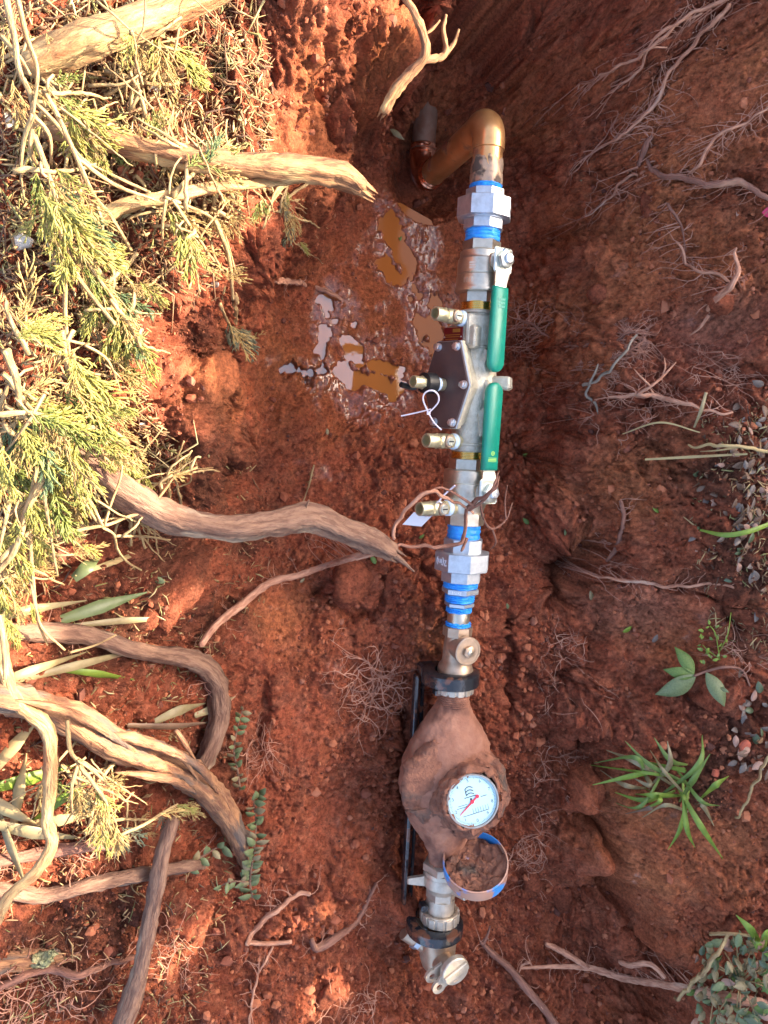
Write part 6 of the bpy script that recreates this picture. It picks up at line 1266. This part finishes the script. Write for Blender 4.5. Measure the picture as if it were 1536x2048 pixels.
# dry leaf blades among the lower left roots
DG = 'dry leaf blades among the lower left roots'
for u, v, a, L, w_, k, lab in [(60,1225,12,230,10,'leaf_pale','broad dry leaf blade above the bent root'),(200,1215,18,200,14,'leaf_blue','wide grey-green leaf blade just above the bent root'),(250,1245,4,240,7,'leaf_pale','narrow pale blade lying along the top of the bent root'),(150,1330,14,330,9,'leaf_pale','long pale blade below the bent root'),(60,1345,20,240,10,'leaf_pale','dry blade crossing under the left start of the bent root'),(200,1350,-8,150,8,'leaf_lime','yellowish blade between bent root and split root'),(360,1425,20,110,10,'leaf_pale','dry blade right of the split root'),(340,1447,2,170,7,'leaf_brown','brown blade lying level right of the split root'),(30,1490,50,190,13,'straw','broad straw blade at the left edge beside the split root'),(60,1555,15,220,14,'leaf_lime','sunlit green blade behind the crooked branch'),(20,1620,-30,200,15,'straw','wide straw blade at the left edge under the crooked branch'),(70,1660,-10,200,14,'leaf_pale','dry blade crossing behind the crooked branch'),(40,1580,80,150,12,'straw','upright straw blade at the left edge'),(130,1600,35,150,9,'leaf_lime','yellow-green blade under the drooping fronds'),(25,1700,-70,160,9,'leaf_pale','dry blade pointing down at the left edge'),(120,1640,10,170,12,'straw','straw blade right of the crooked branch'),(175,1135,40,70,14,'leaf_blue','blue-green pointed leaf lying under the forked juniper twig'),(230,1120,20,170,6,'straw','thin straw blade under the forked juniper twig'),(430,1412,25,90,9,'leaf_pale','short dry blade against the bent root')]:
    ca, sa = math.cos(rad(a)), -math.sin(rad(a)); pts = [(u-L/2*ca, v-L/2*sa, .012), (u, v+random.uniform(-6, 6), .03), (u+L/2*ca, v+L/2*sa, .015)]
    tag(blade(pts, [w_*.6, w_, 1], k, 'leaf_blade'), lab, 'leaf blade', DG)
tag(blade([(1545,1045,.02),(1500,1062,.04),(1450,1070,.03),(1400,1060,.015)], [4,5,5,2], 'leaf_lime', 'grass_stalk'), 'curved green grass blade at the right edge above the clay block', 'grass blade', 'single grass blades on the right bank')
tag(blade([(1290,919,.015),(1380,914,.025),(1495,908,.02)], [2,3,2], 'straw', 'grass_stalk'), 'straight straw grass blade lying level on the right bank', 'grass blade', 'single grass blades on the right bank')
tag(blade([(1412,785,.02),(1402,820,.03),(1388,855,.015)], [3,4,2], 'leaf_pale', 'grass_stalk'), 'short upright dry blade high on the right bank', 'grass blade', 'single grass blades on the right bank')
tag(blade([(1245,868,.01),(1320,845,.03),(1400,865,.015)], [1.2,2,1.2], 'straw', 'grass_stalk'), 'thin arched straw on the right bank above the level blade', 'grass blade', 'single grass blades on the right bank')
# single fallen leaves on the trench floor
for u, v, k, s, lab in [(1062,970,'lime',.022,'pale green oval leaf right of the lower green handle'),(1045,910,'lime',.016,'small yellow leaf beside the lower green handle'),(1058,1048,'green',.018,'green oval leaf right of the lower ball valve'),(1070,1022,'blue',.016,'blue-green leaflet above the green oval leaf'),(1022,955,'pale',.014,'pale leaflet beside the lower stem nut'),(1143,952,'green',.014,'dark green leaflet on the right wall'),(1046,985,'dark',.014,'dark leaflet between the handle and the wall'),(1305,1014,'lime',.016,'lime leaflet on the dark bank'),(1245,1264,'lime',.022,'yellow-green leaf on the smooth clay block'),(1305,1285,'grey',.020,'grey leaf on the clay block'),(1395,1053,'blue',.026,'grey-green leaf lying at the foot of the curved grass blade'),(752,1128,'green',.020,'bright green leaf under the snapped root tip'),(838,1077,'green',.014,'green leaflet beside the lower union'),(600,1165,'pale',.012,'pale speck of leaf beside the thin side root'),(330,1165,'blue',.020,'round blue-green leaf below the forked twig'),(1183,1200,'pale',.022,'dry leaf at the corner of the clay block'),(940,1415,'green',.012,'green leaflet on the right of the meter neck'),(1016,1218,'dark',.014,'dark green leaf on the floor right of the bushing'),(1130,1058,'blue',.014,'blue-green leaflet in the corner of the right wall'),(655,870,'pale',.014,'pale leaf scrap on the wet floor'),(800,470,'green',.014,'green leaf scrap at the edge of the orange puddle'),(1160,360,'pale',.016,'dry leaf scrap on the right wall beside the copper pipe'),(1473,433,'pink',.014,'small pink scrap near the right edge')]:
    tag(put('fallen_leaf', OVAL[k], orient(G(u, v, .006), random.uniform(0, 360), random.uniform(-15, 20), random.uniform(-25, 25), s)), lab, 'leaf', 'single leaves fallen into the trench')
tag(put('flower_petal', leaf_mesh('petal', 'petal', 1, .8, .3, .2, 6, .5), orient(G(1524, 425, .01), 10, 20, 20, .022)), 'bright pink petal at the right edge', 'petal')
tag(put('fallen_leaf', leaf_mesh('curled_leaf', 'leaf_grey', 1, .4, .8, .25, 8), orient(G(1252, 90, .012), 65, 20, 30, .045)), 'curled grey dead leaf near the top right roots', 'leaf')
tag(put('fallen_leaf', leaf_mesh('spear_leaf', 'leaf_pale', 1, .3, .5, .1, 8), orient(G(780, 258, .01), -35, 10, 20, .035)), 'pointed dry leaf in the soil left of the buried copper pipe', 'leaf')
# leaf litter along the right edge: alike, too many to tell apart
for i in range(150):
    while True:
        u = random.uniform(1390, 1545); v = random.gauss(1040, 110) if i < 115 else random.gauss(1470, 50)
        if v < 1120 or u > 1470: break
    k_ = random.choices(('brown', 'grey', 'pink', 'dark'), (5, 4, 2, 1))[0]; lab = {'brown': 'small dead brown oval leaf', 'grey': 'small withered grey-brown oval leaf', 'pink': 'small pale pinkish dead leaf', 'dark': 'small dark green oval leaf'}[k_]+(' in the litter above the clay block at the right edge' if v < 1290 else ' in the litter beside the brick chip at the right edge')
    tag(put('litter_leaf', OVAL[k_], orient(G(u, v, random.uniform(.003, .012)), random.uniform(0, 360), random.uniform(-25, 25), random.uniform(-40, 40), random.uniform(.014, .026))), lab, 'leaf', 'dead leaves littering the right edge')
# chips of stone and bark
def chip(name, u, v, rpx, material, lab, flat=.5):
    p = G(u, v, .004); r = rpx*PX(p); m = MB(); n = 9; pts = [(r*random.uniform(.7, 1.15)*math.cos(a), r*random.uniform(.5, .9)*math.sin(a)) for a in np.linspace(0, 6.283, n, endpoint=False)]; m.slab(pts, -r*flat*.5, r*flat, None, r*.18); o = m.build(name, material); o.location = p; o.rotation_euler = (random.uniform(-.3, .3), random.uniform(-.3, .3), random.uniform(0, 6)); tag(o, lab, 'chip', 'stone and bark chips')
MT['brick'] = mat('red_brick_chip', (.45, .10, .05), .8, 0, (.3, .07, .04), 40)
for u, v, r, k, lab in [(160,387,9,'pebble','white round pebble under the big juniper mass'),(285,850,8,'pebble','white pebble at the edge of the lit notch'),(45,485,22,'pebble','long white stone chip near the left edge'),(310,178,14,'pebble','flat white chip under the twig tangle'),(12,245,22,'pebble','big bright stone at the left edge below the pale branch'),(237,20,7,'pebble','small white chip above the thick pale branch'),(475,400,14,'bark_pale','yellow bark chip under the frayed branch'),(285,440,10,'pebble','white chip beside the slender branch'),(1488,1490,15,'brick','red brick chip among the litter on the right'),(1430,1545,11,'brick','small brick chip behind the grass clump'),(1520,1480,8,'bark_tan','tan wood chip beside the brick chip'),(430,570,9,'leaf_grey','dark grey pebble by the upright stem')]:
    chip('stone_chip' if k in ('pebble', 'leaf_grey') else 'brick_chip' if k == 'brick' else 'bark_chip', u, v, r, k, lab)
m = MB(); p = G(75, 1925, .012); m.lathe(dense([(-.032, .0005), (-.022, .007), (0, .010), (.02, .008), (.032, .0005)], 24), 26, frame((0, 0, 0), (1, .3, .1))); muddy(m, .006, 60); muddy(m, .004, 190); o = m.build('moss_lump', mat('pale_moss', (.24, .24, .11), .95, 0, (.36, .32, .17), 90, 1.0, 300), angle=180); o.location = p; tag(o, 'pale green mossy lump on the buried root at the lower left', 'moss')
